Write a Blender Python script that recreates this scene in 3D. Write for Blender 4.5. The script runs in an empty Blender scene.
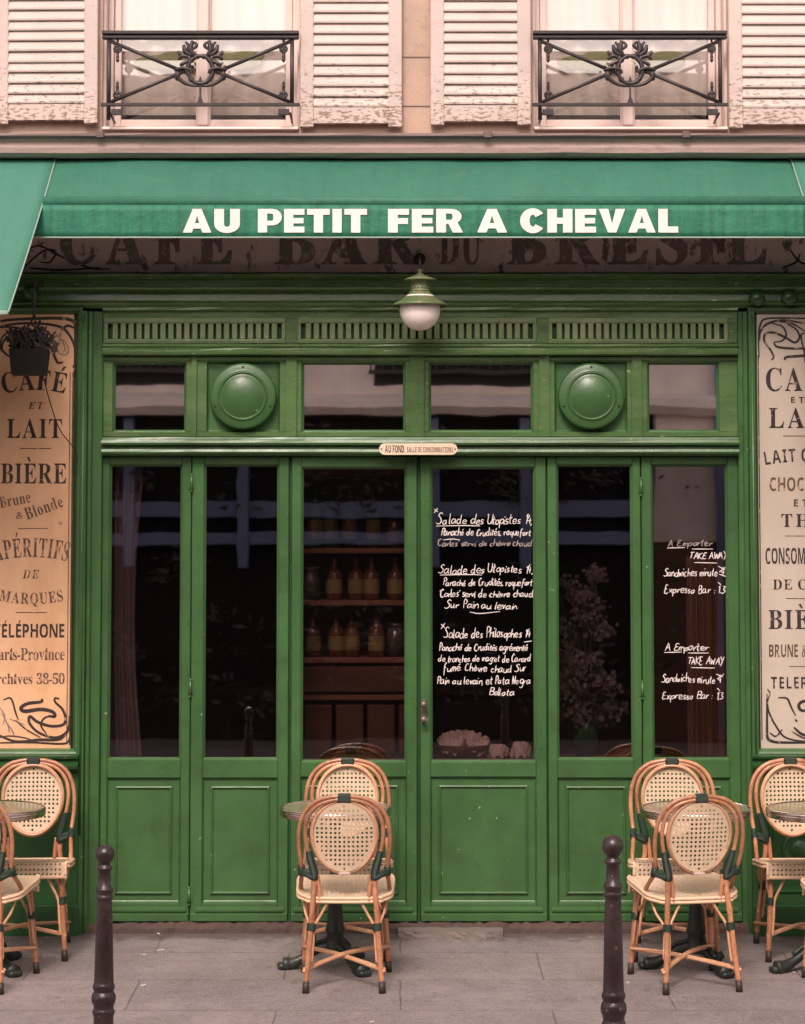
import bpy, bmesh, math, random
from mathutils import Vector, Matrix
from mathutils.geometry import tessellate_polygon
random.seed(7)
SC = bpy.context.scene
COL = SC.collection
PI = math.pi
# ---------------------------------------------------------------- camera model
F, TH, CAM, PYC = 2450.0, math.radians(4.0), (0.0, -12.13, 1.83), 389.0
CT, ST = math.cos(TH), math.sin(TH)
def at(px, py, Y):
    u = (px-402.5)/F; v = (PYC-py)/F
    t = (Y-CAM[1])/(CT-v*ST)
    return (u*t, CAM[2]+t*(ST+v*CT))
def X(px, Y=0.0, py=600): return at(px, py, Y)[0]
def Z(py, Y=0.0): return at(402, py, Y)[1]
SLOPE = 0.035
GZ = .020
def ground(y): return GZ+SLOPE*y
# ---------------------------------------------------------------- mesh builder
class MB:
    def __init__(s): s.v = []; s.f = []; s.sm = []
    def add(s, vs, fs, smooth=False):
        b = len(s.v); s.v += [tuple(p) for p in vs]
        s.f += [tuple(i+b for i in f) for f in fs]; s.sm += [smooth]*len(fs); return s
    def box(s, x0, x1, y0, y1, z0, z1, b=0.003):
        if x0 > x1: x0, x1 = x1, x0
        if y0 > y1: y0, y1 = y1, y0
        if z0 > z1: z0, z1 = z1, z0
        b = min(b, .3*(x1-x0), .3*(y1-y0), .3*(z1-z0))
        lo, hi = (x0, y0, z0), (x1, y1, z1); vs = []; ix = {}
        for c in range(8):
            sg = [(c >> k) & 1 for k in range(3)]
            for k in range(3):
                p = [hi[a] - (0 if a == k else b) if sg[a] else lo[a] + (0 if a == k else b) for a in range(3)]
                ix[(tuple(sg), k)] = len(vs); vs.append(p)
        fs = []
        for k in range(3):
            a, c = [q for q in range(3) if q != k]
            for sgn in (0, 1):
                q = []
                for (u, w) in ((0, 0), (1, 0), (1, 1), (0, 1)):
                    sg = [0]*3; sg[k] = sgn; sg[a] = u; sg[c] = w; q.append(ix[(tuple(sg), k)])
                fs.append(q)
            for u in (0, 1):
                for w in (0, 1):
                    q = []
                    for e, kk in ((0, a), (1, a), (1, c), (0, c)):
                        sg = [0]*3; sg[k] = e; sg[a] = u; sg[c] = w; q.append(ix[(tuple(sg), kk)])
                    fs.append(q)
        for c in range(8):
            sg = tuple((c >> k) & 1 for k in range(3)); fs.append([ix[(sg, k)] for k in range(3)])
        return s.add(vs, fs)
    def tube(s, pts, r, seg=10, closed=False, cap=True, smooth=True):
        pts = [Vector(p) for p in pts]; n = len(pts)
        rr = r if isinstance(r, (list, tuple)) else [r]*n
        vs = []; prev = None
        for i, p in enumerate(pts):
            if closed: d = pts[(i+1) % n]-pts[i-1]
            else: d = pts[min(i+1, n-1)]-pts[max(i-1, 0)]
            if d.length < 1e-9: d = Vector((0, 0, 1))
            d.normalize()
            if prev is None:
                up = Vector((0, 1, 0)) if abs(d.y) < .9 else Vector((1, 0, 0))
                nrm = d.cross(up).normalized()
            else:
                nrm = prev - d*prev.dot(d)
                nrm = nrm.normalized() if nrm.length > 1e-6 else prev
            prev = nrm; bi = d.cross(nrm)
            for k in range(seg):
                a = 2*PI*k/seg; vs.append(p+(nrm*math.cos(a)+bi*math.sin(a))*rr[i])
        fs = []
        for i in range(n if closed else n-1):
            for k in range(seg):
                a = i*seg+k; b = i*seg+(k+1) % seg; c = ((i+1) % n)*seg+(k+1) % seg; d = ((i+1) % n)*seg+k
                fs.append((a, b, c, d))
        if cap and not closed:
            fs.append(tuple(range(seg))[::-1]); fs.append(tuple((n-1)*seg+k for k in range(seg)))
        return s.add(vs, fs, smooth)
    def lathe(s, prof, c=(0, 0, 0), seg=24, smooth=True, axis='z', capends=True):
        vs = []; n = len(prof)
        for (r, h) in prof:
            for k in range(seg):
                a = 2*PI*k/seg
                if axis == 'z': vs.append((c[0]+r*math.cos(a), c[1]+r*math.sin(a), c[2]+h))
                else: vs.append((c[0]+r*math.cos(a), c[1]+h, c[2]+r*math.sin(a)))
        fs = [(i*seg+k, i*seg+(k+1) % seg, (i+1)*seg+(k+1) % seg, (i+1)*seg+k) for i in range(n-1) for k in range(seg)]
        if capends:
            if prof[0][0] > 1e-5: fs.append(tuple(range(seg)))
            if prof[-1][0] > 1e-5: fs.append(tuple((n-1)*seg+k for k in range(seg)))
        return s.add(vs, fs, smooth)
    def rings(s, x0, x1, z0, z1, prof, fill=True):
        """mitred rectangular moulding; prof = [(inset, Y)...]"""
        vs = []; fs = []
        for (d, y) in prof: vs += [(x0+d, y, z0+d), (x1-d, y, z0+d), (x1-d, y, z1-d), (x0+d, y, z1-d)]
        for i in range(len(prof)-1):
            for k in range(4): fs.append((i*4+k, i*4+(k+1) % 4, (i+1)*4+(k+1) % 4, (i+1)*4+k))
        if fill:
            m = (len(prof)-1)*4; fs.append((m, m+1, m+2, m+3))
        return s.add(vs, fs)
    def hm(s, x0, x1, prof, n=1, jit=0.0):
        """profile [(Y, z)...] (closed) extruded along x"""
        m = len(prof); vs = []; fs = []
        for i in range(n+1):
            x = x0+(x1-x0)*i/n
            for (y, z) in prof: vs.append((x, y+random.uniform(-jit, jit), z+random.uniform(-jit, jit)))
        for i in range(n):
            for k in range(m): fs.append((i*m+k, i*m+(k+1) % m, (i+1)*m+(k+1) % m, (i+1)*m+k))
        fs.append(tuple(range(m))); fs.append(tuple(n*m+k for k in range(m)))
        return s.add(vs, fs)
    def vm(s, z0, z1, prof):
        """profile [(x, Y)...] (closed) extruded along z"""
        m = len(prof)
        vs = [(x, y, z0) for x, y in prof]+[(x, y, z1) for x, y in prof]
        fs = [(k, (k+1) % m, m+(k+1) % m, m+k) for k in range(m)]+[tuple(range(m)), tuple(range(m, 2*m))]
        return s.add(vs, fs)
    def prism(s, poly, y0, y1):
        m = len(poly); vs = [(x, y0, z) for x, z in poly]+[(x, y1, z) for x, z in poly]
        fs = [(k, (k+1) % m, m+(k+1) % m, m+k) for k in range(m)]+[tuple(range(m)), tuple(range(m, 2*m))]
        return s.add(vs, fs)
    def grid(s, fn, nu, nv, smooth=True):
        vs = [fn(i/nu, j/nv) for j in range(nv+1) for i in range(nu+1)]
        fs = [(j*(nu+1)+i, j*(nu+1)+i+1, (j+1)*(nu+1)+i+1, (j+1)*(nu+1)+i) for j in range(nv) for i in range(nu)]
        return s.add(vs, fs, smooth)
    def ball(s, c, r, seg=16, sx=1, sy=1, sz=1):
        n = seg//2; vs = []; fs = []
        for i in range(n+1):
            a = PI*i/n
            for k in range(seg):
                b = 2*PI*k/seg
                vs.append((c[0]+r*sx*math.sin(a)*math.cos(b), c[1]+r*sy*math.sin(a)*math.sin(b), c[2]+r*sz*math.cos(a)))
        for i in range(n):
            for k in range(seg): fs.append((i*seg+k, i*seg+(k+1) % seg, (i+1)*seg+(k+1) % seg, (i+1)*seg+k))
        return s.add(vs, fs, True)
    def xf(s, M):
        s.v = [tuple(M @ Vector(p)) for p in s.v]; return s
    def build(s, name, m, parent=None, fix=True, thick=0.0, merge=True):
        if not s.v: return None
        lo = [min(p[k] for p in s.v) for k in range(3)]; hi = [max(p[k] for p in s.v) for k in range(3)]
        c = [(lo[k]+hi[k])/2 for k in range(3)]
        if parent is None: c[2] = lo[2]
        me = bpy.data.meshes.new(name)
        me.from_pydata([(p[0]-c[0], p[1]-c[1], p[2]-c[2]) for p in s.v], [], s.f)
        me.polygons.foreach_set('use_smooth', s.sm)
        if fix or thick:
            bm = bmesh.new(); bm.from_mesh(me)
            if merge: bmesh.ops.remove_doubles(bm, verts=bm.verts, dist=1e-5)
            if fix: bmesh.ops.recalc_face_normals(bm, faces=bm.faces)
            if thick: bmesh.ops.solidify(bm, geom=bm.faces[:], thickness=thick)
            bm.to_mesh(me); bm.free()
        me.materials.append(m)
        o = bpy.data.objects.new(name, me); COL.objects.link(o)
        W[o.name] = Vector(c)
        if parent is not None:
            o.parent = parent; o.location = Vector(c)-W[parent.name]
        else: o.location = c
        return o
W = {}
def tag(o, label=None, cat=None, group=None, kind=None):
    if label: o['label'] = label
    if cat: o['category'] = cat
    if group: o['group'] = group
    if kind: o['kind'] = kind
    return o
def thing(name, loc, label, cat, group=None):
    o = bpy.data.objects.new(name, None); COL.objects.link(o); o.location = loc; W[o.name] = Vector(loc)
    o.empty_display_size = .1
    return tag(o, label, cat, group)
def copy_tree(o, parent=None):
    c = o.copy(); COL.objects.link(c); c.parent = parent
    for ch in [k for k in KIDS.get(o.name, [])]: copy_tree(ch, c)
    return c
KIDS = {}
def index_kids():
    KIDS.clear()
    for q in bpy.data.objects:
        if q.parent: KIDS.setdefault(q.parent.name, []).append(q)
def spline(pts, n=6, closed=False):
    P = [Vector(p) for p in pts]; out = []; m = len(P)
    rng = range(m) if closed else range(m-1)
    for i in rng:
        p0 = P[i-1] if (closed or i > 0) else P[i]*2-P[i+1]
        p1 = P[i]; p2 = P[(i+1) % m]; p3 = P[(i+2) % m] if (closed or i+2 < m) else p2*2-p1
        for k in range(n):
            t = k/n
            out.append(.5*((2*p1)+(p2-p0)*t+(2*p0-5*p1+4*p2-p3)*t*t+(3*p1-p0-3*p2+p3)*t**3))
    if not closed: out.append(P[-1])
    return out
# ---------------------------------------------------------------- materials
def newmat(name):
    m = bpy.data.materials.new(name); m.use_nodes = True
    nt = m.node_tree; b = nt.nodes['Principled BSDF']; return m, nt, b
def N(nt, t, **k):
    n = nt.nodes.new(t)
    for a, v in k.items(): setattr(n, a, v)
    return n
def coords(nt, scale=(1, 1, 1), rnd=True):
    tc = N(nt, 'ShaderNodeTexCoord'); mp = N(nt, 'ShaderNodeMapping'); mp.inputs['Scale'].default_value = scale
    nt.links.new(tc.outputs['Object'], mp.inputs['Vector'])
    if rnd:
        oi = N(nt, 'ShaderNodeObjectInfo'); ml = N(nt, 'ShaderNodeMath', operation='MULTIPLY'); ml.inputs[1].default_value = 37.0
        nt.links.new(oi.outputs['Random'], ml.inputs[0]); nt.links.new(ml.outputs[0], mp.inputs['Location'])
    return mp.outputs['Vector']
def noise(nt, vec, scale, detail=4, rough=.6):
    n = N(nt, 'ShaderNodeTexNoise'); n.inputs['Scale'].default_value = scale; n.inputs['Detail'].default_value = detail
    n.inputs['Roughness'].default_value = rough; nt.links.new(vec, n.inputs['Vector']); return n.outputs['Fac']
def ramp(nt, fac, stops):
    r = N(nt, 'ShaderNodeValToRGB'); nt.links.new(fac, r.inputs['Fac']); e = r.color_ramp.elements
    while len(e) < len(stops): e.new(.5)
    for q, (p, c) in zip(e, stops):
        q.position = p; q.color = (c, c, c, 1) if isinstance(c, (int, float)) else (*c, 1)
    return r.outputs['Color']
def mix(nt, fac, a, b, mode='MIX'):
    m = N(nt, 'ShaderNodeMix', data_type='RGBA', blend_type=mode)
    for i, s in ((0, fac), (6, a), (7, b)):
        if isinstance(s, bpy.types.NodeSocket): nt.links.new(s, m.inputs[i])
        elif i == 0: m.inputs[0].default_value = s
        else: m.inputs[i].default_value = (*s, 1)
    return m.outputs[2]
def bump(nt, b, h, strength=.3, dist=.002, prev=None):
    n = N(nt, 'ShaderNodeBump'); n.inputs['Strength'].default_value = strength; n.inputs['Distance'].default_value = dist
    nt.links.new(h, n.inputs['Height'])
    if prev is not None: nt.links.new(prev, n.inputs['Normal'])
    nt.links.new(n.outputs['Normal'], b.inputs['Normal']); return n.outputs['Normal']
def mul(c, k): return tuple(min(1, q*k) for q in c)
def paint(name, col, rough=.35, var=.22, chips=None, chipamt=.0, bumps=.25, scale=(1, 1, 1), nscale=2.5, dirt=None, dirtamt=.35, spec=.5):
    m, nt, b = newmat(name); v = coords(nt, scale)
    n1 = noise(nt, v, nscale, 5)
    c = mix(nt, ramp(nt, n1, [(.3, 0.), (.7, 1.)]), mul(col, 1-var), mul(col, 1+var))
    if dirt:
        n2 = noise(nt, v, nscale*2.2, 8, .7); c = mix(nt, ramp(nt, n2, [(.5, 0.), (.75, dirtamt)]), c, dirt)
    if chips:
        n3 = noise(nt, v, 38, 3, .5); c = mix(nt, ramp(nt, n3, [(.74-chipamt, 0.), (.75-chipamt, 1.)]), c, chips)
    nt.links.new(c, b.inputs['Base Color'])
    n4 = noise(nt, v, 8, 4)
    r = ramp(nt, n4, [(.3, rough*.8), (.75, min(1, rough*1.35))]); nt.links.new(r, b.inputs['Roughness'])
    b.inputs['Specular IOR Level'].default_value = spec
    n5 = noise(nt, v, 30, 6, .65); pb = bump(nt, b, n5, bumps, .004)
    vb = coords(nt, (55, 1, 1.3)); bump(nt, b, noise(nt, vb, 2.4, 3, .5), bumps*.5, .002, pb)
    return m
def plain(name, col, rough=.5, metal=0., var=.1, nscale=6, bumps=.1):
    m, nt, b = newmat(name); v = coords(nt)
    c = mix(nt, noise(nt, v, nscale), mul(col, 1-var), mul(col, 1+var)); nt.links.new(c, b.inputs['Base Color'])
    b.inputs['Roughness'].default_value = rough; b.inputs['Metallic'].default_value = metal
    if bumps: bump(nt, b, noise(nt, v, 60, 4), bumps, .002)
    return m
M = {}
GREEN = (.043, .112, .034)
M['green'] = paint('green_paint', GREEN, .33, .20, chips=(.30, .34, .20), chipamt=.0, bumps=.35, dirt=(.035, .06, .025), dirtamt=.7)
M['green_worn_lit'] = paint('green_paint_worn_lit', (.072, .140, .046), .26, .25, chips=(.42, .36, .22), chipamt=.02, bumps=.4, scale=(.5, 1, 1.6), dirt=(.24, .25, .13), dirtamt=.4)  # worn paint, its colour also lightened for light on the upper mouldings
M['green_dark'] = paint('green_paint_dark', (.022, .075, .022), .32, .25, chips=(.2, .16, .12), chipamt=.03, bumps=.4, dirt=(.04, .04, .02))
M['vent'] = paint('vent_lit_green', (.15, .21, .09), .35, .2, bumps=.3, dirt=(.35, .32, .2), dirtamt=.5)  # vent green lightened to carry the light caught by the bars
def fabric(name, col, streak, amt, translucent=.0):
    m, nt, b = newmat(name); v = coords(nt, (1, 1, 1), False); v2 = coords(nt, (9, 1, .7), False)
    n1 = noise(nt, v2, 2.2, 5, .65)
    c = mix(nt, ramp(nt, n1, [(.42, 0.), (.72, amt)]), col, streak)
    c = mix(nt, ramp(nt, noise(nt, v, 1.6, 6, .7), [(.35, 0.), (.8, .35)]), c, mul(col, 1.35))
    c = mix(nt, ramp(nt, noise(nt, v, 9, 4, .6), [(.60, 0.), (.78, .35)]), c, (.10, .16, .12))
    nt.links.new(c, b.inputs['Base Color']); b.inputs['Roughness'].default_value = .62
    b.inputs['Specular IOR Level'].default_value = .35
    w = N(nt, 'ShaderNodeTexWave'); w.inputs['Scale'].default_value = 260; nt.links.new(v, w.inputs['Vector'])
    p = bump(nt, b, noise(nt, v, 3.5, 5), .8, .03); bump(nt, b, w.outputs['Fac'], .08, .001, p)
    return m
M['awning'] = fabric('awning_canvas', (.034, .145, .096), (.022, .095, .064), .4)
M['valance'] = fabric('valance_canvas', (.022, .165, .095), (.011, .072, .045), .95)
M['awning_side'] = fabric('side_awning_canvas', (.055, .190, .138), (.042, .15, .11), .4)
M['hem'] = plain('hem_tape', (.26, .34, .28), .7)
M['letter_white'] = paint('letter_white', (.80, .70, .66), .6, .05, bumps=.05, dirt=(.45, .45, .35), dirtamt=.35)
M['chalk'] = plain('marker_white', (.66, .57, .55), .7, 0, .1, 40, 0)
M['chalk_faint'] = plain('marker_faint', (.28, .22, .21), .8, 0, .3, 40, 0)
def peeling(name, col, under, lowz=None):
    """old shutter paint: flaking near the lower edge"""
    m, nt, b = newmat(name); tc = N(nt, 'ShaderNodeTexCoord'); v = coords(nt, (1, 1, 1)); v2 = coords(nt, (1.2, 1, 3.2))
    base = mix(nt, ramp(nt, noise(nt, v, 3, 6, .7), [(.35, 0.), (.75, 1.)]), mul(col, .86), mul(col, 1.06))
    sx = N(nt, 'ShaderNodeSeparateXYZ'); geo = N(nt, 'ShaderNodeNewGeometry'); nt.links.new(geo.outputs['Position'], sx.inputs[0])
    mr = N(nt, 'ShaderNodeMapRange'); nt.links.new(sx.outputs['Z'], mr.inputs['Value'])
    mr.inputs['From Min'].default_value = lowz; mr.inputs['From Max'].default_value = lowz+.42
    mr.inputs['To Min'].default_value = .122; mr.inputs['To Max'].default_value = -.03
    n = noise(nt, v2, 26, 7, .66); ad = N(nt, 'ShaderNodeMath', operation='ADD'); nt.links.new(n, ad.inputs[0]); nt.links.new(mr.outputs[0], ad.inputs[1])
    msk = ramp(nt, ad.outputs[0], [(.635, 0.), (.655, 1.)])
    c = mix(nt, msk, base, mix(nt, noise(nt, v, 50), mul(under, .6), mul(under, 1.2)))
    c = mix(nt, ramp(nt, noise(nt, v, 12, 8, .7), [(.50, 0.), (.75, .45)]), c, (.30, .22, .19))
    nt.links.new(c, b.inputs['Base Color']); b.inputs['Roughness'].default_value = .6
    p = bump(nt, b, msk, -.7, .004); bump(nt, b, noise(nt, v, 40, 5), .25, .003, p)
    return m
M['shutter'] = peeling('shutter_paint', (.61, .485, .44), (.30, .20, .15), Z(122, -.06))
M['window_paint'] = paint('window_paint', (.68, .535, .49), .45, .08, bumps=.15, dirt=(.35, .27, .24), dirtamt=.3)
def stone(name, col, dark, sc=(1, 1, 1), joints=False, brk=None):
    m, nt, b = newmat(name); v = coords(nt, sc, False)
    c = mix(nt, ramp(nt, noise(nt, v, 2.2, 8, .65), [(.32, 0.), (.72, 1.)]), mul(col, .80), mul(col, 1.08))
    c = mix(nt, ramp(nt, noise(nt, v, 14, 6, .7), [(.55, 0.), (.72, .5)]), c, dark)
    c = mix(nt, ramp(nt, noise(nt, v, 120, 3, .6), [(.35, .0), (.75, .25)]), c, mul(col, .5))
    nt.links.new(c, b.inputs['Base Color']); b.inputs['Roughness'].default_value = .85
    bump(nt, b, noise(nt, v, 45, 8, .7), .45, .006)
    return m
M['stone'] = stone('facade_stone', (.56, .385, .30), (.30, .17, .12))
M['ledge'] = stone('ledge_stone', (.46, .325, .29), (.16, .10, .09), (.6, 1, 1.5))
M['zinc'] = plain('zinc_flashing', (.14, .095, .09), .55, .3, .3, 5)
M['step'] = stone('threshold_stone', (.085, .052, .043), (.03, .018, .015))
def pavement():
    m, nt, b = newmat('paving'); v = coords(nt, (1, 1, 1), False)
    mp0 = coords(nt, (1, 1, 1), False); nn = N(nt, 'ShaderNodeTexNoise'); nn.inputs['Scale'].default_value = 5; nt.links.new(mp0, nn.inputs['Vector'])
    mp = mix(nt, .018, mp0, nn.outputs['Color'], 'ADD')
    br = N(nt, 'ShaderNodeTexBrick'); nt.links.new(mp, br.inputs['Vector']); br.offset = .45; br.squash = 1
    br.inputs['Scale'].default_value = 1; br.inputs['Brick Width'].default_value = 1.15; br.inputs['Row Height'].default_value = .62
    br.inputs['Mortar Size'].default_value = .005; br.inputs['Mortar Smooth'].default_value = .5; br.inputs['Bias'].default_value = 0
    br.inputs['Color1'].default_value = (.92, .92, .92, 1); br.inputs['Color2'].default_value = (1.06, 1.04, 1.03, 1); br.inputs['Mortar'].default_value = (.52, .49, .49, 1)
    col = (.258, .213, .210)
    c = mix(nt, ramp(nt, noise(nt, v, 1.3, 9, .7), [(.3, 0.), (.72, 1.)]), mul(col, .50), mul(col, 1.16))
    c = mix(nt, ramp(nt, noise(nt, v, 6, 8, .78), [(.48, 0.), (.74, .65)]), c, (.13, .09, .088))
    c = mix(nt, ramp(nt, noise(nt, v, 2.5, 10, .8), [(.60, 0.), (.64, .35)]), c, (.38, .31, .29))
    c = mix(nt, ramp(nt, noise(nt, v, 85, 3, .7), [(.42, .0), (.68, .75)]), c, mul(col, 1.45))
    c = mix(nt, ramp(nt, noise(nt, v, 22, 6, .75), [(.50, .0), (.66, .5)]), c, mul(col, .55))
    c = mix(nt, ramp(nt, noise(nt, v, 70, 3, .6), [(.62, .0), (.7, .45)]), c, (.10, .08, .08))
    c = mix(nt, 1.0, c, br.outputs['Color'], 'MULTIPLY')
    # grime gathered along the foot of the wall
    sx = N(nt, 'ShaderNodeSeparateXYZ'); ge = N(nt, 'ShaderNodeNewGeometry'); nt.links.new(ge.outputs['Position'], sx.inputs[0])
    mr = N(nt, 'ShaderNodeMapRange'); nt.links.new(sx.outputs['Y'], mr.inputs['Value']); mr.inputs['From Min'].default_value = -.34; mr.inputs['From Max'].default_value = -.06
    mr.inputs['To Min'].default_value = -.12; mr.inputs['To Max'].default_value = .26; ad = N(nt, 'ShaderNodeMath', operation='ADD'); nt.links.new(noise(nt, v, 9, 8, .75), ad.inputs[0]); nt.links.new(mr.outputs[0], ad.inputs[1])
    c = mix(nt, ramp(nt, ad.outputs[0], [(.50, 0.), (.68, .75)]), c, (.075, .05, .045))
    vo = N(nt, 'ShaderNodeTexVoronoi'); vo.inputs['Scale'].default_value = 3.1; nt.links.new(v, vo.inputs['Vector'])
    c = mix(nt, ramp(nt, vo.outputs['Distance'], [(.045, .6), (.06, 0.)]), c, (.10, .08, .08))
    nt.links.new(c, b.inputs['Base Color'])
    nt.links.new(ramp(nt, noise(nt, v, 5, 5), [(.3, .55), (.8, .9)]), b.inputs['Roughness'])
    p = bump(nt, b, br.outputs['Fac'], -.35, .006); bump(nt, b, noise(nt, v, 70, 8, .75), .45, .004, p)
    return m
M['paving'] = pavement()
M['step_light'] = stone('worn_step', (.21, .165, .15), (.08, .055, .05))
M['asphalt'] = stone('asphalt', (.055, .052, .052), (.03, .03, .03))
M['kerb'] = stone('kerb_granite', (.30, .26, .25), (.15, .12, .12))
def signmat(name, col, edge, rust, amt, rough=.35):
    m, nt, b = newmat(name); v = coords(nt, (1, 1, .6), False)
    c = mix(nt, ramp(nt, noise(nt, v, 3, 7, .65), [(.35, 0.), (.72, 1.)]), edge, col)
    c = mix(nt, ramp(nt, noise(nt, v, 11, 8, .7), [(.60-amt, 0.), (.64-amt*.6, .85)]), c, rust)
    c = mix(nt, ramp(nt, noise(nt, v, 90, 3), [(.6, 0.), (.75, .3)]), c, rust)
    nt.links.new(c, b.inputs['Base Color']); b.inputs['Roughness'].default_value = rough
    bump(nt, b, noise(nt, v, 7, 4), .2, .01); return m
M['sign_orange'] = signmat('sign_ochre', (.86, .52, .32), (.66, .36, .19), (.30, .15, .085), -.06)
M['sign_cream'] = signmat('sign_cream', (.55, .46, .385), (.47, .385, .315), (.38, .26, .19), -.08)
M['sign_fascia'] = signmat('sign_fascia', (.80, .60, .55), (.62, .44, .40), (.06, .03, .024), .045, .5)
M['ink'] = paint('ink_brown', (.035, .022, .020), .45, .3, chips=(.30, .18, .12), chipamt=.10, bumps=.05)
M['ink_soft'] = paint('ink_soft', (.12, .062, .042), .5, .35, chips=(.45, .25, .15), chipamt=.14, bumps=.05)
M['ink_grey'] = plain('ink_grey', (.20, .15, .16), .5)
M['ink_dark'] = paint('ink_dark', (.028, .018, .018), .45, .3, chips=(.27, .17, .14), chipamt=.12, bumps=.05)
M['plaque'] = paint('plaque_enamel', (.72, .56, .42), .3, .08, bumps=.05, dirt=(.35, .2, .12), dirtamt=.4)
M['iron'] = plain('wrought_iron', (.040, .030, .030), .45, .2, .4, 20, .3)
M['bollard'] = paint('bollard_paint', (.030, .017, .019), .28, .3, chips=(.14, .08, .07), chipamt=.05, bumps=.5, dirt=(.10, .07, .065), dirtamt=.4)
def cane(name, col, dark, rough=.32):
    m, nt, b = newmat(name); v = coords(nt, (1, 1, 1))
    oi = N(nt, 'ShaderNodeObjectInfo')
    c = mix(nt, ramp(nt, noise(nt, v, 7, 5, .6), [(.35, 0.), (.68, 1.)]), dark, col)
    c = mix(nt, ramp(nt, noise(nt, v, 34, 3, .5), [(.60, 0.), (.72, .5)]), c, mul(dark, .55))
    c = mix(nt, ramp(nt, noise(nt, v, 90, 3, .5), [(.4, 0.), (.7, .3)]), c, mul(col, 1.4))
    hv = N(nt, 'ShaderNodeHueSaturation'); nt.links.new(c, hv.inputs['Color'])
    mr = N(nt, 'ShaderNodeMapRange'); nt.links.new(oi.outputs['Random'], mr.inputs['Value']); mr.inputs['To Min'].default_value = .82; mr.inputs['To Max'].default_value = 1.15
    nt.links.new(mr.outputs[0], hv.inputs['Value'])
    nt.links.new(hv.outputs['Color'], b.inputs['Base Color']); b.inputs['Roughness'].default_value = rough
    b.inputs['Coat Weight'].default_value = .25; b.inputs['Coat Roughness'].default_value = .2
    bump(nt, b, noise(nt, v, 60, 4), .25, .002); return m
M['cane'] = cane('rattan_pole', (.53, .25, .135), (.30, .105, .055))
M['cane_light'] = cane('rattan_light', (.64, .36, .215), (.50, .23, .125))
def weave():
    m, nt, b = newmat('woven_cane'); v = coords(nt, (1, 1, 1), False)
    col = (.76, .565, .395)
    ck = N(nt, 'ShaderNodeTexChecker'); ck.inputs['Scale'].default_value = 97; nt.links.new(v, ck.inputs['Vector'])
    w1 = N(nt, 'ShaderNodeTexWave', bands_direction='X'); w1.inputs['Scale'].default_value = 62; nt.links.new(v, w1.inputs['Vector'])
    w2 = N(nt, 'ShaderNodeTexWave', bands_direction='Z'); w2.inputs['Scale'].default_value = 62; nt.links.new(v, w2.inputs['Vector'])
    oi = N(nt, 'ShaderNodeObjectInfo')
    c = mix(nt, ramp(nt, noise(nt, coords(nt), 5, 6, .7), [(.35, 0.), (.7, 1.)]), mul(col, .84), mul(col, 1.08))
    c = mix(nt, ramp(nt, oi.outputs['Random'], [(.0, 0.), (1., .35)]), c, (.52, .34, .21))
    c = mix(nt, ramp(nt, w1.outputs['Fac'], [(.0, .22), (.35, 0.)]), c, mul(col, .55))
    c = mix(nt, ramp(nt, w2.outputs['Fac'], [(.0, .28), (.35, 0.)]), c, mul(col, .55))
    c = mix(nt, ramp(nt, noise(nt, v, 20, 6, .7), [(.6, 0.), (.8, .4)]), c, (.50, .28, .15))
    c = mix(nt, ramp(nt, ck.outputs['Fac'], [(0., 0.), (1., .30)]), c, mul(col, .60))
    nt.links.new(c, b.inputs['Base Color']); b.inputs['Roughness'].default_value = .45
    ad = N(nt, 'ShaderNodeMath', operation='ADD'); nt.links.new(w1.outputs['Fac'], ad.inputs[0]); nt.links.new(w2.outputs['Fac'], ad.inputs[1])
    bump(nt, b, ad.outputs[0], .35, .002); return m
M['weave'] = weave()
M['cord'] = plain('cream_cord', (.74, .50, .33), .45, 0, .15, 30, .2)
def wrap():
    m, nt, b = newmat('green_binding'); v = coords(nt)
    nt.links.new(mix(nt, noise(nt, v, 30), (.010, .024, .015), (.020, .042, .027)), b.inputs['Base Color']); b.inputs['Roughness'].default_value = .4
    w = N(nt, 'ShaderNodeTexWave', bands_direction='Z'); w.inputs['Scale'].default_value = 90; nt.links.new(v, w.inputs['Vector'])
    bump(nt, b, w.outputs['Fac'], .6, .003); return m
M['wrap'] = wrap()
M['rubber'] = plain('foot_rubber', (.035, .022, .018), .55)
M['tag'] = plain('name_tag', (.62, .42, .38), .5)
M['tabletop'] = plain('table_top', (.26, .24, .15), .12, 0, .25, 8, .05)
M['rim'] = plain('rim_metal', (.62, .52, .46), .22, 1.0, .15, 10, .15)
M['castiron'] = paint('cast_iron', (.016, .022, .018), .4, .4, bumps=.6, dirt=(.07, .06, .05), dirtamt=.5)
M['lamp'] = paint('lamp_enamel', (.10, .15, .062), .4, .3, chips=(.3, .2, .12), chipamt=.08, bumps=.2, dirt=(.30, .20, .12), dirtamt=.8)
M['globe'] = plain('opal_glass', (.86, .74, .70), .18, 0, .05, 4, 0)
M['brass'] = plain('brass', (.20, .15, .12), .5, .7, .4)
M['near_black'] = plain('near_black_paint', (.012, .010, .009), .8)  # near-black for the planter pot; elsewhere its colour stands for shade
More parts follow.
